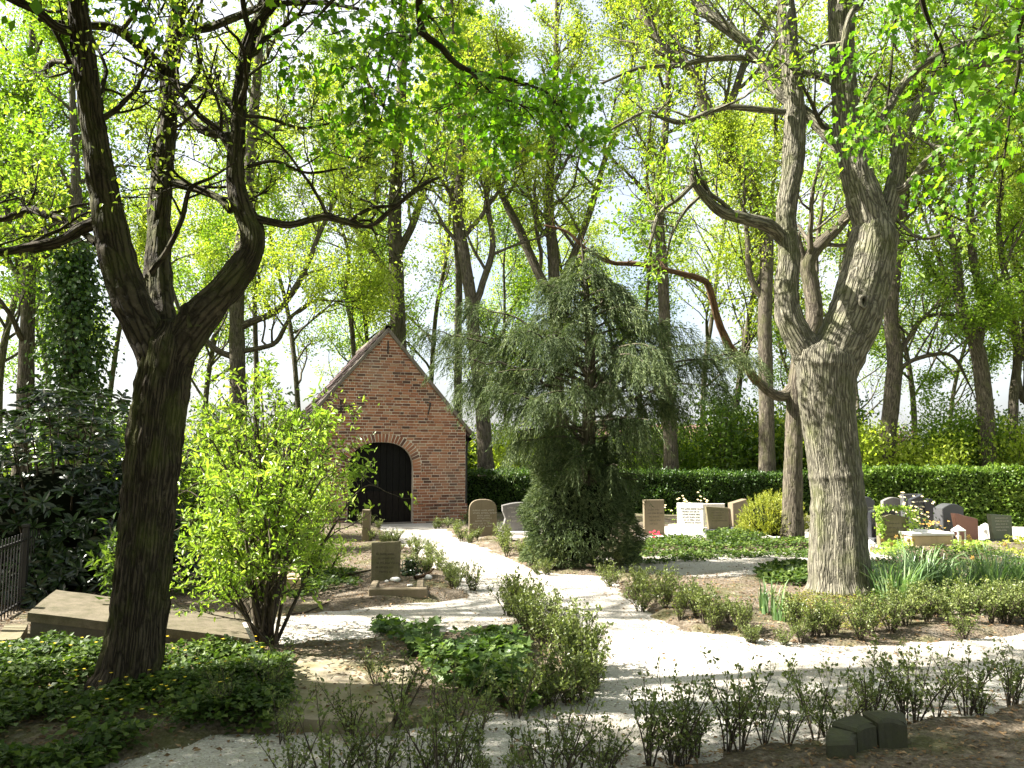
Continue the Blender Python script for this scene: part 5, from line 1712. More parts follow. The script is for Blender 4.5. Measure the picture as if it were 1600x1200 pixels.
# dense skirt round the foot
LfS = Leaves()
for q in range(4200):
    z0 = 0.02 + 1.85 * rng.random() ** 1.5
    az = rng.random() * 6.283
    rmax = np.interp(z0, [0, 0.4, 1.0, 1.5, 2.0], [0.80, 0.90, 0.86, 0.72, 0.50]) * (0.75 + 0.5 * float(vnoise(np.array([[math.cos(az) * 2 + 5, math.sin(az) * 2 + 5, z0 * 2.5]]))[0]))
    p0 = np.array([base[0] - 0.1, base[1], 0]) + np.array([math.cos(az) * rmax, math.sin(az) * rmax * 0.9, z0 + 0.15])
    dv = unit(np.array([math.cos(az), math.sin(az), 0.55 * rng.normal() + 0.3]))
    spray(LfS, p0 - dv * 0.15, rng.uniform(0.16, 0.36), rng, dv, 0.7, 0.065, 0.25)
o = obj('skirt', LfS.mesh('skirt', 0.2, 0.03, False, 0.04), M['conifer'], TK)
o.matrix_parent_inverse = Matrix.Translation(-Vector(base))

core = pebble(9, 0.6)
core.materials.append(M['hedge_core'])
o = obj('inner_shade', core, None, TK, (-0.1, 0.0, 0.75))  # solid black lump painting the shaded depth of the skirt
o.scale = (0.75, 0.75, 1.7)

# ------------------------------------------------------------------ hedge behind the graves
def hedge(label, pa, pb_, h, depth, n, mat, seed, size=0.07):
    rng = np.random.default_rng(seed)
    a, b = np.array(pa), np.array(pb_)
    L = np.linalg.norm(b - a)
    ang = math.atan2(b[1] - a[1], b[0] - a[0])
    t = thing('hedge', label, 'hedge', (a[0], a[1], 0), ang)
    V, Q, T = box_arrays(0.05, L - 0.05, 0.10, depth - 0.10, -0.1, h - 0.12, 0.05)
    obj('inner_shade', mesh_np('inner_shade', V, Q, T), M['hedge_core'], t)  # solid black box standing for shade inside the hedge
    Lf = Leaves()
    nf = int(n * 0.62)
    nt_ = int(n * 0.30)
    ne = n - nf - nt_
    def lump(x, z): return 0.16 * (vnoise(np.stack([x * 1.7, z * 1.9, x * 0 + seed], 1)) - 0.5) + 0.10 * (vnoise(np.stack([x * 5, z * 5, x * 0 + 3], 1)) - 0.5)
    x, z = rng.random(nf) * L, rng.random(nf) * h
    Lf.add(np.stack([x, -lump(x, z) + 0.08 * rng.random(nf) - 0.02, z], 1), unit(rng.normal(size=(nf, 3)) * 0.7 + np.array([0, -0.6, 0.1])), unit(rng.normal(size=(nf, 3)) * 0.6 + np.array([0, -0.8, 0.5])), size * (0.6 + 0.8 * rng.random(nf)))
    x, y = rng.random(nt_) * L, rng.random(nt_) * depth
    Lf.add(np.stack([x, y, h + lump(x, y) - 0.05 * rng.random(nt_) + 0.10 * rng.random(nt_) ** 4], 1), unit(rng.normal(size=(nt_, 3)) + np.array([0, 0, 0.5])), unit(rng.normal(size=(nt_, 3)) * 0.6 + np.array([0, 0, 1.0])), size * (0.6 + 0.8 * rng.random(nt_)))
    sd_ = (rng.random(ne) < 0.5)
    y, z = rng.random(ne) * depth, rng.random(ne) * h
    Lf.add(np.stack([np.where(sd_, 0.0, L) + rng.normal(size=ne) * 0.04, y, z], 1), rand_dirs(rng, ne), unit(rng.normal(size=(ne, 3)) + np.stack([np.where(sd_, -1.0, 1.0), 0 * y, 0 * y + 0.3], 1)), size * (0.6 + 0.8 * rng.random(ne)))
    obj('foliage', Lf.mesh('foliage', 0.62, 0.1), M[mat], t)

hedge('clipped dark green hedge running behind the chapel corner, conifer and gravestones', at(690, 740, 24.2)[:2], at(1300, 740, 23.2)[:2], 1.28, 0.9, 34000, 'hedge', 61)
hedge('taller brighter leafy hedge behind the black and red gravestones', at(1318, 740, 20.4)[:2], at(1820, 740, 19.4)[:2], 1.42, 1.0, 26000, 'lime_hedge', 62, 0.085)

# ------------------------------------------------------------------ bushes
def bush_mesh(rng, R_, H, n, size, W, Lf, stems=12, up=0.6, shell=0.55, lean=1.0):
    """loose bush: stems fan out from the base, leaves fill lumpy clouds round their ends"""
    for k in range(stems):
        az = rng.random() * 6.283
        rr = R_ * math.sqrt(rng.random()) * 0.85
        top = np.array([math.cos(az) * rr, math.sin(az) * rr, H * (0.55 + 0.45 * rng.random()) * (1 - 0.35 * (rr / R_) ** 2)])
        mid = top * np.array([0.45, 0.45, 0.55]) + rng.normal(size=3) * 0.06
        P, R = catmull([np.array([math.cos(az) * 0.05, math.sin(az) * 0.05, -0.05]), mid, top], [0.022 * lean, 0.014 * lean, 0.004], H / 8)
        W.tube(P, R, 5, 0.0, cap=False)
        m = n // stems
        i = rng.integers(len(P) // 3, len(P), m)
        C = P[i] + rng.normal(size=(m, 3)) * np.array([0.22, 0.22, 0.16]) * R_
        C[:, 2] = np.maximum(C[:, 2], 0.05)
        outw = unit(C * np.array([1, 1, 0.5]))
        Lf.add(C, unit(outw * 0.5 + rng.normal(size=(m, 3)) * 0.8 + np.array([0, 0, 0.1])), unit(rng.normal(size=(m, 3)) * 0.6 + np.array([0, 0, up])), size * (0.6 + 0.8 * rng.random(m)))

def bush_proto(name, label, cat, R_, H, n, size, mat, seed, stems=14, group=None, width=0.55):
    rng = np.random.default_rng(seed)
    t = thing(name, label, cat, (0, 0, 0), group=group)
    W, Lf = Wood(), Leaves()
    bush_mesh(rng, R_, H, n, size, W, Lf, stems)
    obj('stems', W.mesh('stems'), M['twig'], t)
    obj('foliage', Lf.mesh('foliage', width, 0.12), M[mat], t)
    return t
# undergrowth of the wood beyond the hedge
UL = 'leafy spring green shrub in the undergrowth of the wood'
ug = 'shrubs of the undergrowth beyond the hedge'
protos = [bush_proto('woodland_shrub', 'yellowish rounded shrub in the undergrowth of the wood', 'shrub', 1.7, 2.9, 5200, 0.13, 'spring', 71, 16, ug),
          bush_proto('woodland_shrub', 'broad mid green shrub in the undergrowth of the wood', 'shrub', 1.9, 2.6, 5200, 0.13, 'green', 72, 16, ug),
          bush_proto('woodland_shrub', 'tall narrow lime green shrub in the undergrowth of the wood', 'shrub', 1.5, 3.4, 5200, 0.12, 'lime_hedge', 73, 16, ug)]
rng = np.random.default_rng(78)
first = [True] * 3
SP_ = []
for px in range(650, 1250, 46): SP_.append((px + rng.uniform(-15, 15), rng.uniform(27.5, 31), 1.0))
for px in range(1130, 1330, 50): SP_.append((px, rng.uniform(26.5, 29), 1.35))
for px in range(1330, 1760, 40): SP_.append((px + rng.uniform(-15, 15), rng.uniform(23.5, 28), rng.uniform(0.85, 1.1)))
for px in range(640, 1760, 70): SP_.append((px + rng.uniform(-25, 25), rng.uniform(34, 44), rng.uniform(1.0, 1.3)))
for px in range(-150, 560, 62): SP_.append((px + rng.uniform(-15, 15), rng.uniform(26, 36), rng.uniform(0.85, 1.2)))
for px in range(-200, 640, 90): SP_.append((px + rng.uniform(-15, 15), rng.uniform(42, 52), rng.uniform(1.0, 1.2)))
for k, (px, Y, s) in enumerate(SP_):
    x = (px - 800) / FPX * Y
    if first[k % 3]:
        o = protos[k % 3]
        first[k % 3] = False
        o.location = (x, Y, 0)
        o.scale = (s, s, s)
    else:
        copy_tree(protos[k % 3], None, (x, Y, 0), rng.random() * 6.28, (s, s, s * rng.uniform(0.85, 1.15)))
t = bush_proto('flowering_shrub', 'pinkish purple flowering shrub in the gap beside the stout pale tree', 'shrub', 1.1, 3.6, 3500, 0.12, 'plum', 74, 12)
t.location = at(1385, 690, 33.0) * np.array([1, 1, 0])
t = bush_proto('dark_shrub', 'dark evergreen shrub showing over the bush beside the chapel roof', 'shrub', 0.85, 2.75, 4500, 0.09, 'rhodo', 75, 14)
t.location = at(440, 690, 16.5) * np.array([1, 1, 0])
t.scale = (1, 1, 1.15)

# arching yellow green bush
rng = np.random.default_rng(81)
b = gpt(416, 1012)
b[2] = gz1(b[0], b[1])
TBU = thing('arching_bush', 'sprawling yellow green bush with arching stems in front of the chapel', 'bush', tuple(b))
W, Lf = Wood(), Leaves()
par = dict(levels=1, nb=(6,), leaves=6, size=0.060, spread=0.035, ang=(25, 65), ratio=0.42, wob=0.14, trop=0.02, ldroop=0.0, lup=0.9)
tips = [(300, 700, -.2), (285, 770, -.5), (330, 640, .2), (360, 620, .5), (400, 610, .6), (430, 640, .2), (470, 655, .5), (520, 672, .3),  (490, 700, -.3), (540, 712, .1), (612, 772, .2),
        (530, 760, -.4), (490, 820, -.6), (450, 720, -.6), (400, 760, -.8), (350, 790, -.8), (310, 850, -.7), (290, 910, -.4), (330, 920, -.7), (270, 830, .1), (370, 690, 1.0), (450, 680, 1.1), (330, 740, 1.0), (480, 770, .9),
        (460, 850, -.5), (420, 830, -.9), (310, 660, .7), (260, 720, .6), (390, 660, -.1), (270, 780, 1.0), (300, 880, .5), (545, 640, .5)]
for (px, py, dy) in tips:
    top = at(px, py, b[1] + dy) - b
    az = rng.random() * 6.283
    root = np.array([math.cos(az) * 0.07, math.sin(az) * 0.05, -0.05])
    mid = root * 0.5 + np.array([top[0] * 0.34, top[1] * 0.4, max(top[2], 0.4) * 0.62]) + rng.normal(size=3) * 0.05
    P, R = catmull([root, mid, top * np.array([0.75, 0.75, 1.0]) + np.array([0, 0, 0.06]), top], [0.019, 0.013, 0.008, 0.003], 0.06)
    W.tube(P, R, 6, 0.1, cap=False)
    limb_branches(W, Lf, rng, P, R, 8, par, 0.32, (0.25, 0.66), 0.35)
    grow(W, Lf, rng, P[-1], unit(P[-1] - P[-3]), 0.22, 0.004, 1, dict(par, leaves=12))
obj('stems', W.mesh('stems'), M['twig'], TBU)
obj('foliage', Lf.mesh('foliage', 0.42, 0.10, False, 0.12, True), M['bush'], TBU)
# paler bush behind it filling towards the chapel
t = bush_proto('pale_bush', 'pale yellow green bush behind the leaning tree and the arching bush', 'bush', 1.25, 2.3, 6500, 0.075, 'bush', 82, 22, None, 0.45)
t.location = at(315, 800, 11.5) * np.array([1, 1, 0])
t = bush_proto('pale_bush', 'bright leafy bush at the chapel corner, half behind the arching bush', 'bush', 0.95, 1.9, 4200, 0.075, 'bush', 83, 18, None, 0.45)
t.location = at(480, 800, 14.5) * np.array([1, 1, 0])
t = bush_proto('low_shrub', 'low feathery bright green shrub beside the olive stone plot', 'shrub', 0.62, 0.62, 3000, 0.06, 'bush', 84, 22, None, 0.3)
t.location = gpt(505, 905)
t = bush_proto('low_shrub', 'small glossy dark shrub between the olive stone and the box edging', 'shrub', 0.24, 0.30, 500, 0.055, 'rhodo', 85, 8)
t.location = gpt(640, 905)

# rhododendron: whorls of large leathery leaves
rng = np.random.default_rng(86)
RC = np.array([at(70, 900, 10.2)[0], 10.6, 0])
TR = thing('rhododendron', 'big dark rhododendron with glossy whorled leaves behind the iron fence', 'shrub', tuple(RC))
W, Lf = Wood(), Leaves()
for k in range(1500):
    az = rng.random() * 6.283
    u = rng.random()
    el = math.asin(min(1, u)) if rng.random() < 0.75 else rng.random() * 0.4
    rad = np.array([2.0, 1.7, 2.55]) * (0.80 + 0.35 * float(vnoise(np.array([[math.cos(az) * 2 + 9, math.sin(az) * 2 + 9, el * 3]]))[0])) * (1 if rng.random() < 0.7 else rng.uniform(0.7, 1))
    n_ = np.array([math.cos(az) * math.cos(el), math.sin(az) * math.cos(el), math.sin(el)])
    c = n_ * rad
    ax = unit(n_ + np.array([0, 0, 0.7]) + rng.normal(size=3) * 0.25)
    u1 = unit(np.cross(ax, rng.normal(size=3)))
    u2 = np.cross(ax, u1)
    m = int(rng.integers(6, 10))
    a = np.arange(m) * 6.283 / m + rng.normal(size=m) * 0.2
    dirs = u1[None] * np.cos(a)[:, None] + u2[None] * np.sin(a)[:, None]
    D = unit(dirs + ax * rng.uniform(-0.25, 0.5))
    Lf.add(c + dirs * 0.01, D, unit(ax + 0.3 * rng.normal(size=(m, 3))), 0.15 * (0.7 + 0.5 * rng.random(m)))
    if k % 12 == 0:
        P, R = catmull([np.array([0, 0, 0.0]) + rng.normal(size=3) * 0.2 * np.array([1, 1, 0]), c * np.array([0.6, 0.6, 0.45]), c], [0.03, 0.02, 0.006], 0.25)
        W.tube(P, R, 5, 0.0, cap=False)
obj('stems', W.mesh('stems'), M['twig'], TR)
obj('foliage', Lf.mesh('foliage', 0.36, 0.06, False, 0.1, True), M['rhodo'], TR)
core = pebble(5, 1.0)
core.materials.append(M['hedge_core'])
o = obj('inner_shade', core, None, TR, (0, 0, 0.75))  # black lump in place of the shaded inside of the shrub
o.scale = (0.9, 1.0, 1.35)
# leafy shoots from the foot of the leaning tree
t = thing('leafy_sucker', 'leafy shoots sprouting beside the leaning trunk over the ledger slab', 'shrub', tuple(gpt(196, 985)))
W, Lf = Wood(), Leaves()
rng = np.random.default_rng(87)
for k in range(11):
    top = np.array([-0.05 - 0.35 * rng.random(), 0.2 * rng.normal(), 0.35 + 0.75 * rng.random()])
    P, R = catmull([(0.06, 0.05, 0), top * 0.5 + np.array([0.05, 0, 0.1]), top], [0.007, 0.005, 0.002], 0.08)
    W.tube(P, R, 4, 0, cap=False)
    limb_branches(W, Lf, rng, P, R, 6, dict(par, levels=0, leaves=7, size=0.085), 0.35, (0.12, 0.25), 0.4)
obj('stems', W.mesh('stems'), M['twig'], t)
obj('foliage', Lf.mesh('foliage', 0.40, 0.10, False, 0.12), M['cover'], t)
# evergreen outside the frame that shades the near bed
t = bush_proto('holly', 'dense dark holly beside the near bed shading the ground cover', 'shrub', 1.25, 4.3, 9000, 0.11, 'rhodo', 88, 26)
t.location = (-5.6, 3.5, 0)

# golden shrub by the thin tree
rng = np.random.default_rng(89)
c0 = gpt(1212, 846)
t = thing('golden_shrub', 'rounded golden green conifer shrub around the thin dark trunk', 'shrub', tuple(c0))
Lf = Leaves()
for k in range(1500):
    az, el = rng.random() * 6.283, math.asin(rng.random())
    n_ = np.array([math.cos(az) * math.cos(el), math.sin(az) * math.cos(el), math.sin(el)])
    c = n_ * np.array([0.72, 0.6, 0.78]) * rng.uniform(0.7, 1.05) + np.array([0, 0.1, 0.12])
    spray(Lf, c, rng.uniform(0.10, 0.24), rng, unit(n_ + np.array([0, 0, 1.2])) * np.array([1, 1, 3.0]), 0.6, 0.045)
obj('foliage', Lf.mesh('foliage', 0.3, 0.02), M['gold'], t)
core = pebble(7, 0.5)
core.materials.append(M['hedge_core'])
o = obj('inner_shade', core, None, t, (0, 0.1, 0.40))  # black filling, paints shade behind the golden foliage
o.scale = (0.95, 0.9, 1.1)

# ------------------------------------------------------------------ young box edging
def box_plant(seed, H, R_, stems, twigs, lv, size):
    rng = np.random.default_rng(seed)
    W, Lf = Wood(), Leaves()
    for k in range(stems):
        az = rng.random() * 6.283
        lean = rng.random() ** 0.6 * R_
        top = np.array([math.cos(az) * lean, math.sin(az) * lean, H * (0.5 + 0.5 * rng.random())])
        P, R = catmull([(0.01 * math.cos(az), 0.01 * math.sin(az), -0.04), (top[0] * 0.35, top[1] * 0.35, H * 0.3), top], [0.006, 0.0045, 0.0015], H / 9)
        W.tube(P, R, 4, 0, cap=False)
        limb_branches(W, Lf, rng, P, R, twigs, dict(levels=0, nb=(), leaves=lv, size=size, spread=0.012, wob=0.2, trop=0.1, ldroop=0.15, lup=0.6), 0.25, (H * 0.13, H * 0.32), 0.9)
    return W, Lf
def box_proto(seed, H, R_, stems, twigs, lv, size, label, group):
    W, Lf = box_plant(seed, H, R_, stems, twigs, lv, size)
    t = thing('box_shrub', label, 'shrub', (0, 0, -5), group=group)
    obj('stems', W.mesh('stems'), M['twig'], t)
    obj('foliage', Lf.mesh('foliage', 0.55, 0.08), M['box'], t)
    return t
def place_row(protos, spots, label, group, seed, srange=(0.85, 1.2)):
    rng = np.random.default_rng(seed)
    out_ = []
    for k, q in enumerate(spots):
        p = gpt(q[0] + rng.normal() * 9, q[1] + rng.normal() * 4)
        s = (q[2] if len(q) > 2 else 1.0) * rng.uniform(*srange)
        out_.append(copy_tree(protos[int(rng.integers(len(protos)))], None, (p[0], p[1], gz1(p[0], p[1])), rng.random() * 6.28, (s, s, s * rng.uniform(0.9, 1.1)), label, group))
    return out_
thin = [box_proto(500 + k, 0.50 + 0.03 * (k % 3), 0.30, 5 + k % 3, 9, 8, 0.025, 'x', 'x') for k in range(8)]
thick = [box_proto(520 + k, 0.42, 0.26, 10, 9, 9, 0.027, 'x', 'x') for k in range(8)]
ROWS = [
    (thin, [(1160, 1176), (1232, 1162), (1292, 1154), (1352, 1148), (1412, 1138), (1472, 1130), (1565, 1110), (1030, 1195), (1100, 1182), (930, 1214), (830, 1224), (672, 1230), (600, 1236), (1010, 1198), (1052, 1200), (1075, 1190, .9), (1130, 1172), (1200, 1168), (1262, 1155), (1325, 1150), (1382, 1140), (1440, 1135), (1505, 1122), (1540, 1118, .9), (1590, 1102), (1635, 1095), (960, 1212), (905, 1216), (860, 1222), (800, 1222), (745, 1228), (700, 1226, 1.1), (640, 1232), (560, 1240, 1.1), (510, 1242, 1.1), (455, 1236, 1.1)],
     'sparse young box plant in the shaded row along the near edge of the path', 'young box plants along the near path edge', (0.7, 1.15)),
    (thick, [(788, 962, 1.1), (806, 975, 1.1), (822, 990), (840, 1004), (858, 1022), (880, 1040, 1.15), (902, 1056, 1.2), (915, 1078, 1.1), (895, 1092), (868, 1105), (800, 948, .9)],
     'bushy young box plant edging the middle bed beside the path fork', 'box plants edging the middle bed', (0.85, 1.1)),
    (thin, [(620, 1140, 1.0), (545, 1150, .9), (402, 1110, .9), (700, 1140, .9), (760, 1135), (830, 1120), (370, 1130, .8), (440, 1165, .9), (590, 1085, .8)],
     'straggly box seedling standing in the middle bed near the mossy slab', 'straggly box seedlings in the middle bed', (0.8, 1.1)),
    (thick, [(955, 905), (968, 918), (982, 930), (1000, 942), (1018, 950), (1036, 958), (1056, 966), (1078, 974), (1100, 982, .9), (1128, 990, .9), (1155, 996, .85), (1185, 1000, .85), (1220, 1004, .9), (1255, 1004, .95), (1290, 1000, 1.0), (1320, 1000, 1.0), (1355, 998, .9), (1400, 990, 1.0), (1435, 990, 1.05), (1470, 986, 1.0), (1505, 985, 1.0), (1540, 982, 1.0), (1578, 980, 1.0), (1615, 978), (1650, 976), (1420, 975, 1.0), (1455, 972), (1490, 970), (1525, 968), (1565, 966), (1600, 964)],
     'low box plant in the clipped edging below the stout pale tree', 'box edging below the stout pale tree', (0.62, 1.08)),
    (thick, [(640, 868, .8), (655, 876, .85), (668, 884, .9), (682, 894, .9), (695, 904, .95), (706, 916, .95), (716, 930, 1.0), (630, 862, .7), (648, 892, .8), (664, 902, .8)],
     'box plant in the low edging beside the olive stone plot', 'box edging by the olive stone plot', (0.62, 1.1)),
    (thick, [(690, 832, .8), (704, 838, .9), (716, 843, .9), (770, 852, .95), (784, 858, .95), (798, 864, 1.0), (812, 872, 1.0), (826, 880, 1.0), (842, 888, 1.0), (858, 893, .9), (680, 828, .8), (728, 846, .8), (872, 896, .8)],
     'box plant in the low edging between the chapel door and the conifer', 'box edging from chapel door to conifer', (0.62, 1.1)),
    (thick, [(582, 838, .9), (592, 845, .9), (602, 852, .8), (575, 832, .8), (612, 858, .7)],
     'box plant beside the thin stone post near the chapel door', 'box plants by the chapel door post', (0.62, 1.08)),
]
for k, (pr, sp, lb, gr, sr) in enumerate(ROWS):
    if pr is thick:
        sp = sp + [(q[0] + 8, q[1] - 2 + 5 * (i % 3 - 1)) + tuple(q[2:]) for i, q in enumerate(sp)]
    place_row(pr, sp, lb, gr, 600 + k, sr)
for o in thin + thick:
    for ch in list(o.children): bpy.data.objects.remove(ch)
    bpy.data.objects.remove(o)

# ------------------------------------------------------------------ ground cover, litter
def in_poly(x, y, P):
    ins = np.zeros(x.shape, bool)
    n = len(P)
    for i in range(n):
        ax, ay = P[i]
        bx, by = P[(i + 1) % n]
        c = ((ay > y) != (by > y))
        ins ^= c & (x < ax + (y - ay) * (bx - ax) / ((by - ay) if by != ay else 1e-9))
    return ins
def scatter(polypx, n, rng, edge=0.0):
    P = poly_px(polypx)
    lo, hi = P.min(0), P.max(0)
    xs_, ys_ = [], []
    tot = 0
    while tot < n:
        x = lo[0] + (hi[0] - lo[0]) * rng.random(n * 2)
        y = lo[1] + (hi[1] - lo[1]) * rng.random(n * 2)
        wob = 0.25
        k = in_poly(x + wob * noise2(x, y, 2.5, 3), y + wob * noise2(x, y, 2.5, 5), P)
        xs_.append(x[k])
        ys_.append(y[k])
        tot += int(k.sum())
    return np.concatenate(xs_)[:n], np.concatenate(ys_)[:n]
def cover(name, label, cat, polypx, n, size, mat, seed, hmax=0.16, lobed=False, dens=3.0, width=0.8, lump=0.5):
    rng = np.random.default_rng(seed)
    x, y = scatter(polypx, n, rng)
    d = noise2(x, y, dens, 9) + 0.5
    k = rng.random(len(x)) < np.clip(d * 2.6 - 0.45, 0.0, 1)
    x, y, d = x[k], y[k], d[k]
    m = len(x)
    z = gz(x, y) + 0.01 + hmax * (0.25 + 0.75 * np.clip(d, 0, 1)) * rng.random(m) ** lump
    Lf = Leaves()
    Lf.add(np.stack([x, y, z], 1), unit(rng.normal(size=(m, 3)) * np.array([1, 1, 0.35]) + np.array([0, 0, 0.05])), unit(rng.normal(size=(m, 3)) * 0.38 + np.array([0, 0, 1.0])), size * (0.55 + 0.9 * rng.random(m)))
    o = obj(name, Lf.mesh(name, width, 0.08, lobed, 0.08), M[mat])
    return tag(o, label, cat, kind='stuff')
cover('ground_cover', 'green ground cover round the foot of the leaning tree', 'ground cover',
      [(-120, 1024), (60, 1030), (180, 1034), (300, 1028), (385, 1026), (440, 1060), (470, 1110), (440, 1150), (330, 1148), (240, 1170), (120, 1230), (-150, 1240), (-300, 1100)], 30000, 0.048, 'cover', 91, 0.17)
cover('geranium_patch', 'lobed geranium leaves spreading over the middle bed', 'ground cover',
      [(575, 985), (640, 972), (700, 985), (740, 1000), (800, 1018), (835, 1060), (850, 1110), (790, 1118), (740, 1090), (690, 1085), (650, 1060), (640, 1030), (590, 1005)], 3600, 0.075, 'geran', 92, 0.20, True, 2.0, 0.55)
cover('ground_cover', 'dark ivy ground cover along the edge beyond the conifer', 'ground cover',
      [(985, 872), (1010, 842), (1060, 842), (1120, 850), (1200, 852), (1275, 852), (1275, 872), (1180, 872), (1080, 878), (1000, 884)], 9000, 0.06, 'cover', 93, 0.13)
cover('ground_cover', 'rounded green cushion of ground cover before the tapered brown stone', 'ground cover',
      [(1100, 846), (1120, 836), (1150, 834), (1190, 842), (1200, 850), (1150, 856), (1105, 852)], 3500, 0.055, 'cover', 94, 0.26)
cover('ground_cover', 'green ground cover beside the base of the stout pale tree', 'ground cover',
      [(1180, 905), (1200, 892), (1280, 890), (1290, 915), (1250, 922), (1190, 915)], 4500, 0.06, 'cover', 95, 0.17)
cover('ground_cover', 'bright green ground cover among the daffodil clumps', 'ground cover',
      [(1355, 960), (1365, 880), (1420, 868), (1500, 868), (1620, 880), (1700, 960), (1600, 975), (1400, 975)], 9000, 0.05, 'cover', 96, 0.16)
cover('ground_cover', 'low green plants along the edge of the far gravel plot', 'ground cover',
      [(1362, 866), (1380, 852), (1420, 852), (1430, 864), (1390, 872)], 900, 0.05, 'bush', 97, 0.15)
cover('ground_cover', 'yellow green planting at the foot of the red granite stone', 'ground cover',
      [(1475, 872), (1500, 858), (1540, 856), (1550, 868), (1510, 876)], 800, 0.05, 'bush', 98, 0.16)
cover('ground_cover', 'tufted yellowish planting at the far edge by the green grey stone', 'ground cover',
      [(1555, 866), (1580, 852), (1640, 848), (1660, 868), (1600, 874)], 1300, 0.055, 'gold', 99, 0.22)
cover('ground_cover', 'ground cover beneath the arching bush and pale bush', 'ground cover',
      [(250, 940), (300, 905), (420, 890), (480, 900), (560, 905), (560, 930), (470, 945), (400, 945), (380, 950), (300, 940)], 6000, 0.055, 'cover', 100, 0.15)
cover('moss', 'yellow green moss round the foot of the stout pale tree', 'moss',
      [(1225, 975), (1240, 935), (1290, 922), (1350, 922), (1385, 950), (1390, 985), (1300, 990)], 6000, 0.022, 'moss', 110, 0.035)

# celandine flowers in the ground cover
rng = np.random.default_rng(111)
x, y = scatter([(-120, 1030), (180, 1040), (385, 1034), (430, 1065), (440, 1120), (120, 1200), (-150, 1200)], 90, rng)
fl = Leaves()
for k in range(len(x)):
    a = np.arange(6) * 6.283 / 6 + rng.random()
    zc = gz1(x[k], y[k]) + 0.15 + 0.05 * rng.random()
    fl.add(np.tile([x[k], y[k], zc], (6, 1)), np.stack([np.cos(a), np.sin(a), 0.25 + 0 * a], 1), np.tile([0.01, 0, 1.0], (6, 1)), 0.016)
tag(obj('celandine_flowers', fl.mesh('celandine_flowers', 0.5, 0.05), M['yellow']), 'tiny yellow celandine flowers scattered in the ground cover', 'flowers', kind='stuff')

# dead leaves and twigs on the soil and along the path edges
rng = np.random.default_rng(112)
x = rng.uniform(-6.5, 9.0, 90000)
y = 3.6 + 14.5 * rng.random(90000) ** 1.5
sd_ = sdist(x, y)
k = rng.random(len(x)) < np.where(sd_ > 0, 0.55, 0.45 * np.exp(sd_ / 0.22) + 0.03)
x, y, sd_ = x[k], y[k], sd_[k]
z = np.maximum(gz(x, y), 0.004) + 0.004 + 0.012 * rng.random(len(x))
Lf = Leaves()
m_ = len(x)
Lf.add(np.stack([x, y, z], 1), unit(rng.normal(size=(m_, 3)) * np.array([1, 1, 0.18])), unit(rng.normal(size=(m_, 3)) * 0.35 + np.array([0, 0, 1.0])), 0.038 * (0.35 + 1.0 * rng.random(m_)))
tag(obj('leaf_litter', Lf.mesh('leaf_litter', 0.55, 0.12), M['litter']), 'dry brown leaves and bits of twig strewn on the soil', 'leaf litter', kind='stuff')

# grit lying loose on the path
x = rng.uniform(-4.5, 8.0, 60000)
y = 3.6 + 9.5 * rng.random(60000) ** 1.4
k = sdist(x, y) < 0.10
x, y = x[k], y[k]
m_ = len(x)
s = 0.006 * (0.5 + 1.4 * rng.random(m_) ** 2)
c = np.stack([x, y, 0.012 * noise2(x, y, 1.5, 6) + 0.002], 1)
oc = np.array([(1, 0, 0), (0, 1, 0), (-1, 0, 0), (0, -1, 0), (0, 0, 0.7)])
a = rng.random(m_) * 6.283
rx = np.stack([np.cos(a), np.sin(a)], 1)
Vs = []
for q in oc:
    Vs.append(c + np.stack([(q[0] * rx[:, 0] - q[1] * rx[:, 1] * 0.7) * s, (q[0] * rx[:, 1] + q[1] * rx[:, 0] * 0.7) * s, q[2] * s], 1))
V = np.stack(Vs, 1).reshape(-1, 3)
bi = (np.arange(m_) * 5)[:, None]
T = np.concatenate([np.concatenate([bi + i, bi + (i + 1) % 4, bi + 4], 1) for i in range(4)])
m, nt, out = newmat('loose_grit')
N = NT(nt)
g = N.n("ShaderNodeNewGeometry")
c_ = N.ramp(g.outputs["Random Per Island"], [(0.0, (0.16, 0.13, 0.10)), (0.3, (0.36, 0.33, 0.29)), (0.7, (0.55, 0.53, 0.49)), (1.0, (0.72, 0.70, 0.66))])
N.pbr(out, c_, 0.85, None, 0.2)
tag(obj('loose_grit', mesh_np('loose_grit', V, None, T), m), 'loose shell grit and pebbles lying on the path', 'gravel', kind='stuff')

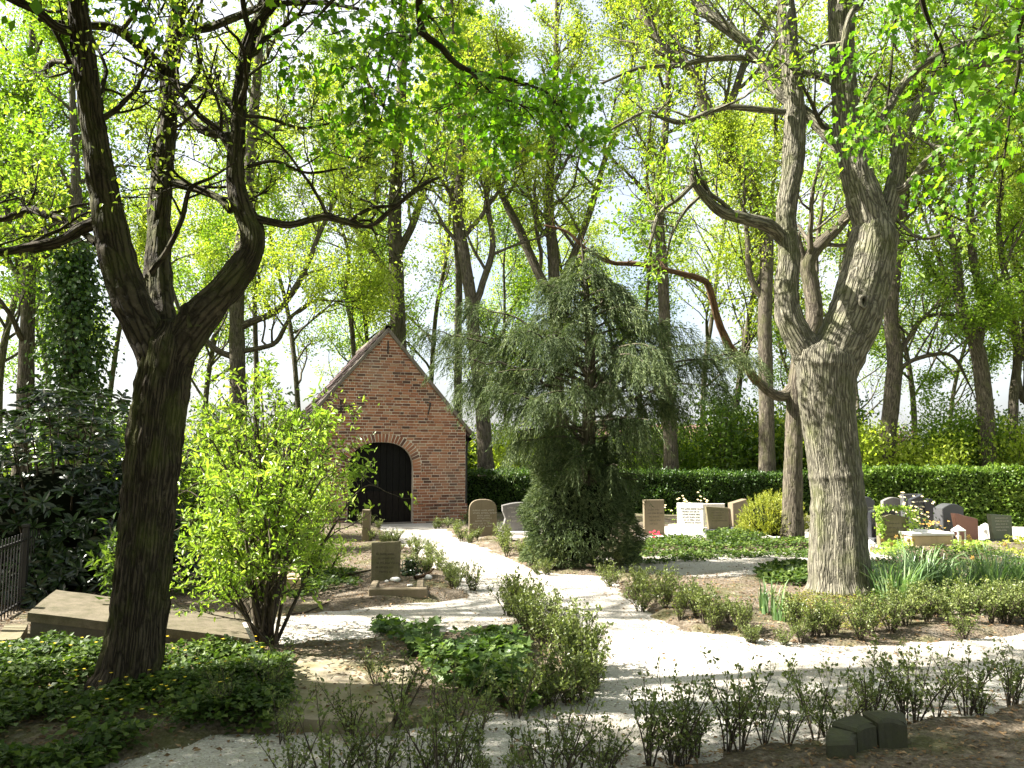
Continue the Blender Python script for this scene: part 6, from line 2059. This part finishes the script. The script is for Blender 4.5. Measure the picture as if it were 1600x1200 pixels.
# ------------------------------------------------------------------ daffodil clumps
def strap_clump(name, label, px, py, n, H, R_, seed, flowers=0, group=None, wind=(0.35, 0, 0)):
    rng = np.random.default_rng(seed)
    p = gpt(px, py)
    t = thing(name, label, 'plant', (p[0], p[1], gz1(p[0], p[1])), group=group)
    segs = 5
    V, Q = [], []
    for k in range(n):
        az = rng.random() * 6.283
        r0 = R_ * math.sqrt(rng.random()) * 0.7
        b = np.array([math.cos(az) * r0, math.sin(az) * r0, -0.02])
        d = np.array([math.cos(az), math.sin(az), 0]) * rng.uniform(0.1, 0.75) * R_ / 0.35 + rng.normal(size=3) * 0.15 + np.array(wind) * rng.random()
        h = H * rng.uniform(0.55, 1.05)
        w = rng.uniform(0.008, 0.014)
        wd = unit(np.cross(d + 0.01, [0, 0, 1.0]))
        bend = rng.uniform(0.1, 0.9)
        for s in range(segs + 1):
            f = s / segs
            c = b + d * h * f * f * 0.8 + np.array([0, 0, h * (f - bend * 0.42 * f ** 3)])
            ww = w * (1 - 0.85 * f ** 2)
            V += [c - wd * ww, c + wd * ww]
        q0 = k * (segs + 1) * 2
        for s in range(segs):
            Q.append((q0 + s * 2, q0 + s * 2 + 1, q0 + s * 2 + 3, q0 + s * 2 + 2))
    obj('leaves', mesh_np('leaves', np.array(V), Q), M['strap'], t)
    for k in range(flowers):
        az = rng.random() * 6.283
        c = np.array([math.cos(az) * R_ * 0.8, math.sin(az) * R_ * 0.8, H * rng.uniform(0.85, 1.05)])
        W = Wood()
        W.tube(np.array([[c[0] * 0.5, c[1] * 0.5, 0], [c[0] * 0.8, c[1] * 0.8, c[2] * 0.6], c]), [0.004, 0.004, 0.003], 4)
        obj('flower_stalk', W.mesh('flower_stalk'), M['strap'], t)
        fl = Leaves()
        a = np.arange(6) * 6.283 / 6
        fl.add(np.tile(c, (6, 1)), np.stack([np.cos(a), 0.2 + 0 * a, np.sin(a)], 1), np.tile([0, -1.0, 0.1], (6, 1)), 0.035)
        obj('flower', fl.mesh('flower', 0.5, 0.1), M['orange'], t)
    return t
DG = 'clumps of daffodil leaves by the stout tree'
for k, (px, py, n, H, R_, fw, lb) in enumerate([
    (1400, 940, 110, 0.55, 0.36, 2, 'daffodil leaves bending over right beside the stout trunk with two faded blooms'.replace('right ', '')),
    (1450, 925, 130, 0.58, 0.40, 3, 'dense daffodil clump with three faded orange blooms'),
    (1500, 935, 70, 0.48, 0.30, 1, 'smaller daffodil clump with a single faded bloom'),
    (1560, 935, 130, 0.60, 0.40, 4, 'tall arching daffodil clump with four faded blooms'),
    (1625, 940, 120, 0.56, 0.40, 0, 'flowerless arching daffodil clump at the end of the bed'),
    (1205, 965, 36, 0.42, 0.16, 0, 'thin tuft of long grassy leaves in the box edging'),
    (1220, 975, 30, 0.28, 0.12, 0, 'short bright tuft of strap leaves in the box edging')]):
    strap_clump('daffodil_clump', lb, px, py, int(n * 1.5), H * 1.12, R_ * 1.1, 700 + k, fw, DG)

# small flowering plants by the stones
def posy(name, label, px, py, mat, seed, n=60, R_=0.16, H=0.22, leafm='cover'):
    rng = np.random.default_rng(seed)
    p = gpt(px, py)
    t = thing(name, label, 'plant', (p[0], p[1], 0.0))
    Lf, Fl = Leaves(), Leaves()
    c = rng.normal(size=(n * 4, 3)) * np.array([R_, R_, H * 0.4]) * 0.6 + np.array([0, 0, H * 0.55])
    c[:, 2] = np.abs(c[:, 2])
    Lf.add(c, rand_dirs(rng, n * 4), rand_dirs(rng, n * 4, 1.0), 0.06)
    for k in range(n):
        q = rng.normal(size=3) * np.array([R_, R_, H * 0.3]) * 0.7 + np.array([0, -0.02, H * 0.95])
        a = np.arange(5) * 6.283 / 5 + rng.random()
        Fl.add(np.tile(q, (5, 1)), np.stack([np.cos(a), np.sin(a) * 0.7, np.sin(a) * 0.4], 1), np.tile([0, -0.5, 0.8], (5, 1)), 0.032)
    obj('foliage', Lf.mesh('foliage', 0.6, 0.1), M[leafm], t)
    tag(obj('flowers', Fl.mesh('flowers', 0.7, 0.1), M[mat], t), kind='stuff')
posy('red_flowers', 'bright red flowering plant at the foot of the tan slab stone', 1024, 846, 'red', 721, 14, 0.10, 0.16)
posy('pale_flowers', 'cream flowering bush behind the whitish gravestone', 1078, 829, 'cream', 722, 45, 0.36, 0.62, 'bush')
posy('rose_bush', 'straggly rose bush with cream blooms behind the moss brown stone', 1432, 846, 'cream', 723, 40, 0.28, 0.75, 'cover')
posy('orange_flowers', 'orange flowering plant on the sandstone grave box', 1462, 846, 'orange', 724, 30, 0.22, 0.40)
# creeper on the moss brown stone
rng = np.random.default_rng(725)
p = gpt(1399, 854)
t = thing('creeper', 'variegated creeper hanging over the corners of the moss brown stone', 'plant', (p[0], p[1] - 0.02, 0))
Lf = Leaves()
for sx in (-1, 1):
    m_ = 150
    s = rng.random(m_)
    c = np.stack([sx * (0.34 - 0.05 * s) + rng.normal(size=m_) * 0.05, -0.03 + rng.normal(size=m_) * 0.03, 0.72 - 0.5 * s + rng.normal(size=m_) * 0.03], 1)
    Lf.add(c, unit(rng.normal(size=(m_, 3)) + np.array([0, -0.3, -0.5])), unit(rng.normal(size=(m_, 3)) * 0.5 + np.array([0, -1, 0.3])), 0.055)
    c = np.stack([sx * rng.random(120) * 0.36, 0.02 + rng.normal(size=120) * 0.05, 0.75 + rng.normal(size=120) * 0.02], 1)
    Lf.add(c, rand_dirs(rng, 120), rand_dirs(rng, 120, 1.2), 0.055)
obj('leaves', Lf.mesh('leaves', 0.8, 0.1), M['bush'], t)

# fallen branches and a broken tile by the kerbed plot
def stick(label, pts, r, mat='bark_near', cat='branch', name='fallen_branch'):
    P = np.array([[*gpt(px, py)[:2], z_] for px, py, z_ in pts])
    P[:, 2] += np.maximum(gz(P[:, 0], P[:, 1]), 0)
    P, R = catmull(P, np.linspace(r, r * 0.4, len(P)), 0.06)
    W = Wood()
    o0 = P[0].copy()
    W.tube(P - o0, R, 8, 0.2)
    tag(obj(name, W.mesh(name), M[mat], None, tuple(o0)), label, cat)
stick('dark fallen branch lying beside the olive stone plot', [(470, 925, .03), (505, 920, .05), (540, 912, .04), (585, 905, .07)], 0.032)
stick('thin fallen twig below the arching bush near the left path'.replace(' near the left path', ''), [(455, 962, .02), (480, 960, .03), (520, 950, .02)], 0.016)
stick('reddish brown fallen branch behind the kerbed plot', [(648, 915, .03), (665, 912, .06), (678, 906, .09)], 0.028, 'bark_brown')

# white house glimpsed through the wood
hx = at(1090, 700, 62)
HS = thing('house', 'low white house with brown roof glimpsed between the trunks beyond the hedge', 'house', (hx[0], 62, 0), 0.15)
M['render'] = plain_mat('white_render', (0.74, 0.73, 0.70), 0.8)
M['redroof'] = plain_mat('red_roof', (0.16, 0.09, 0.07), 0.8)
M['glass'] = plain_mat('window_glass', (0.03, 0.04, 0.05), 0.1, 0.6)
V, Q, T = box_arrays(-8, 8, 0, 8, -0.2, 2.75)
obj('wall', mesh_np('wall', V, Q, T), M['render'], HS)
V = [(-8.4, -0.5, 2.7), (8.4, -0.5, 2.7), (8.4, 8.5, 2.7), (-8.4, 8.5, 2.7), (-8.4, 4, 4.6), (8.4, 4, 4.6)]
obj('roof', mesh_np('roof', V, [(0, 1, 5, 4), (2, 3, 4, 5), (3, 2, 1, 0)], [(1, 2, 5), (3, 0, 4)]), M['redroof'], HS)
for k in range(4):
    x = -5.6 + k * 3.6
    V, Q, T = box_arrays(x, x + 1.6, -0.06, 0.02, 0.9, 2.3)
    wf = obj('window', mesh_np('window', V, Q, T), M['render'], HS)
    for q in range(2):
        V, Q, T = box_arrays(x + 0.08 + q * 0.76, x + 0.76 + q * 0.76, -0.085, -0.062, 0.98, 2.22)
        obj('pane', mesh_np('pane', V, Q, T), M['glass'], wf)
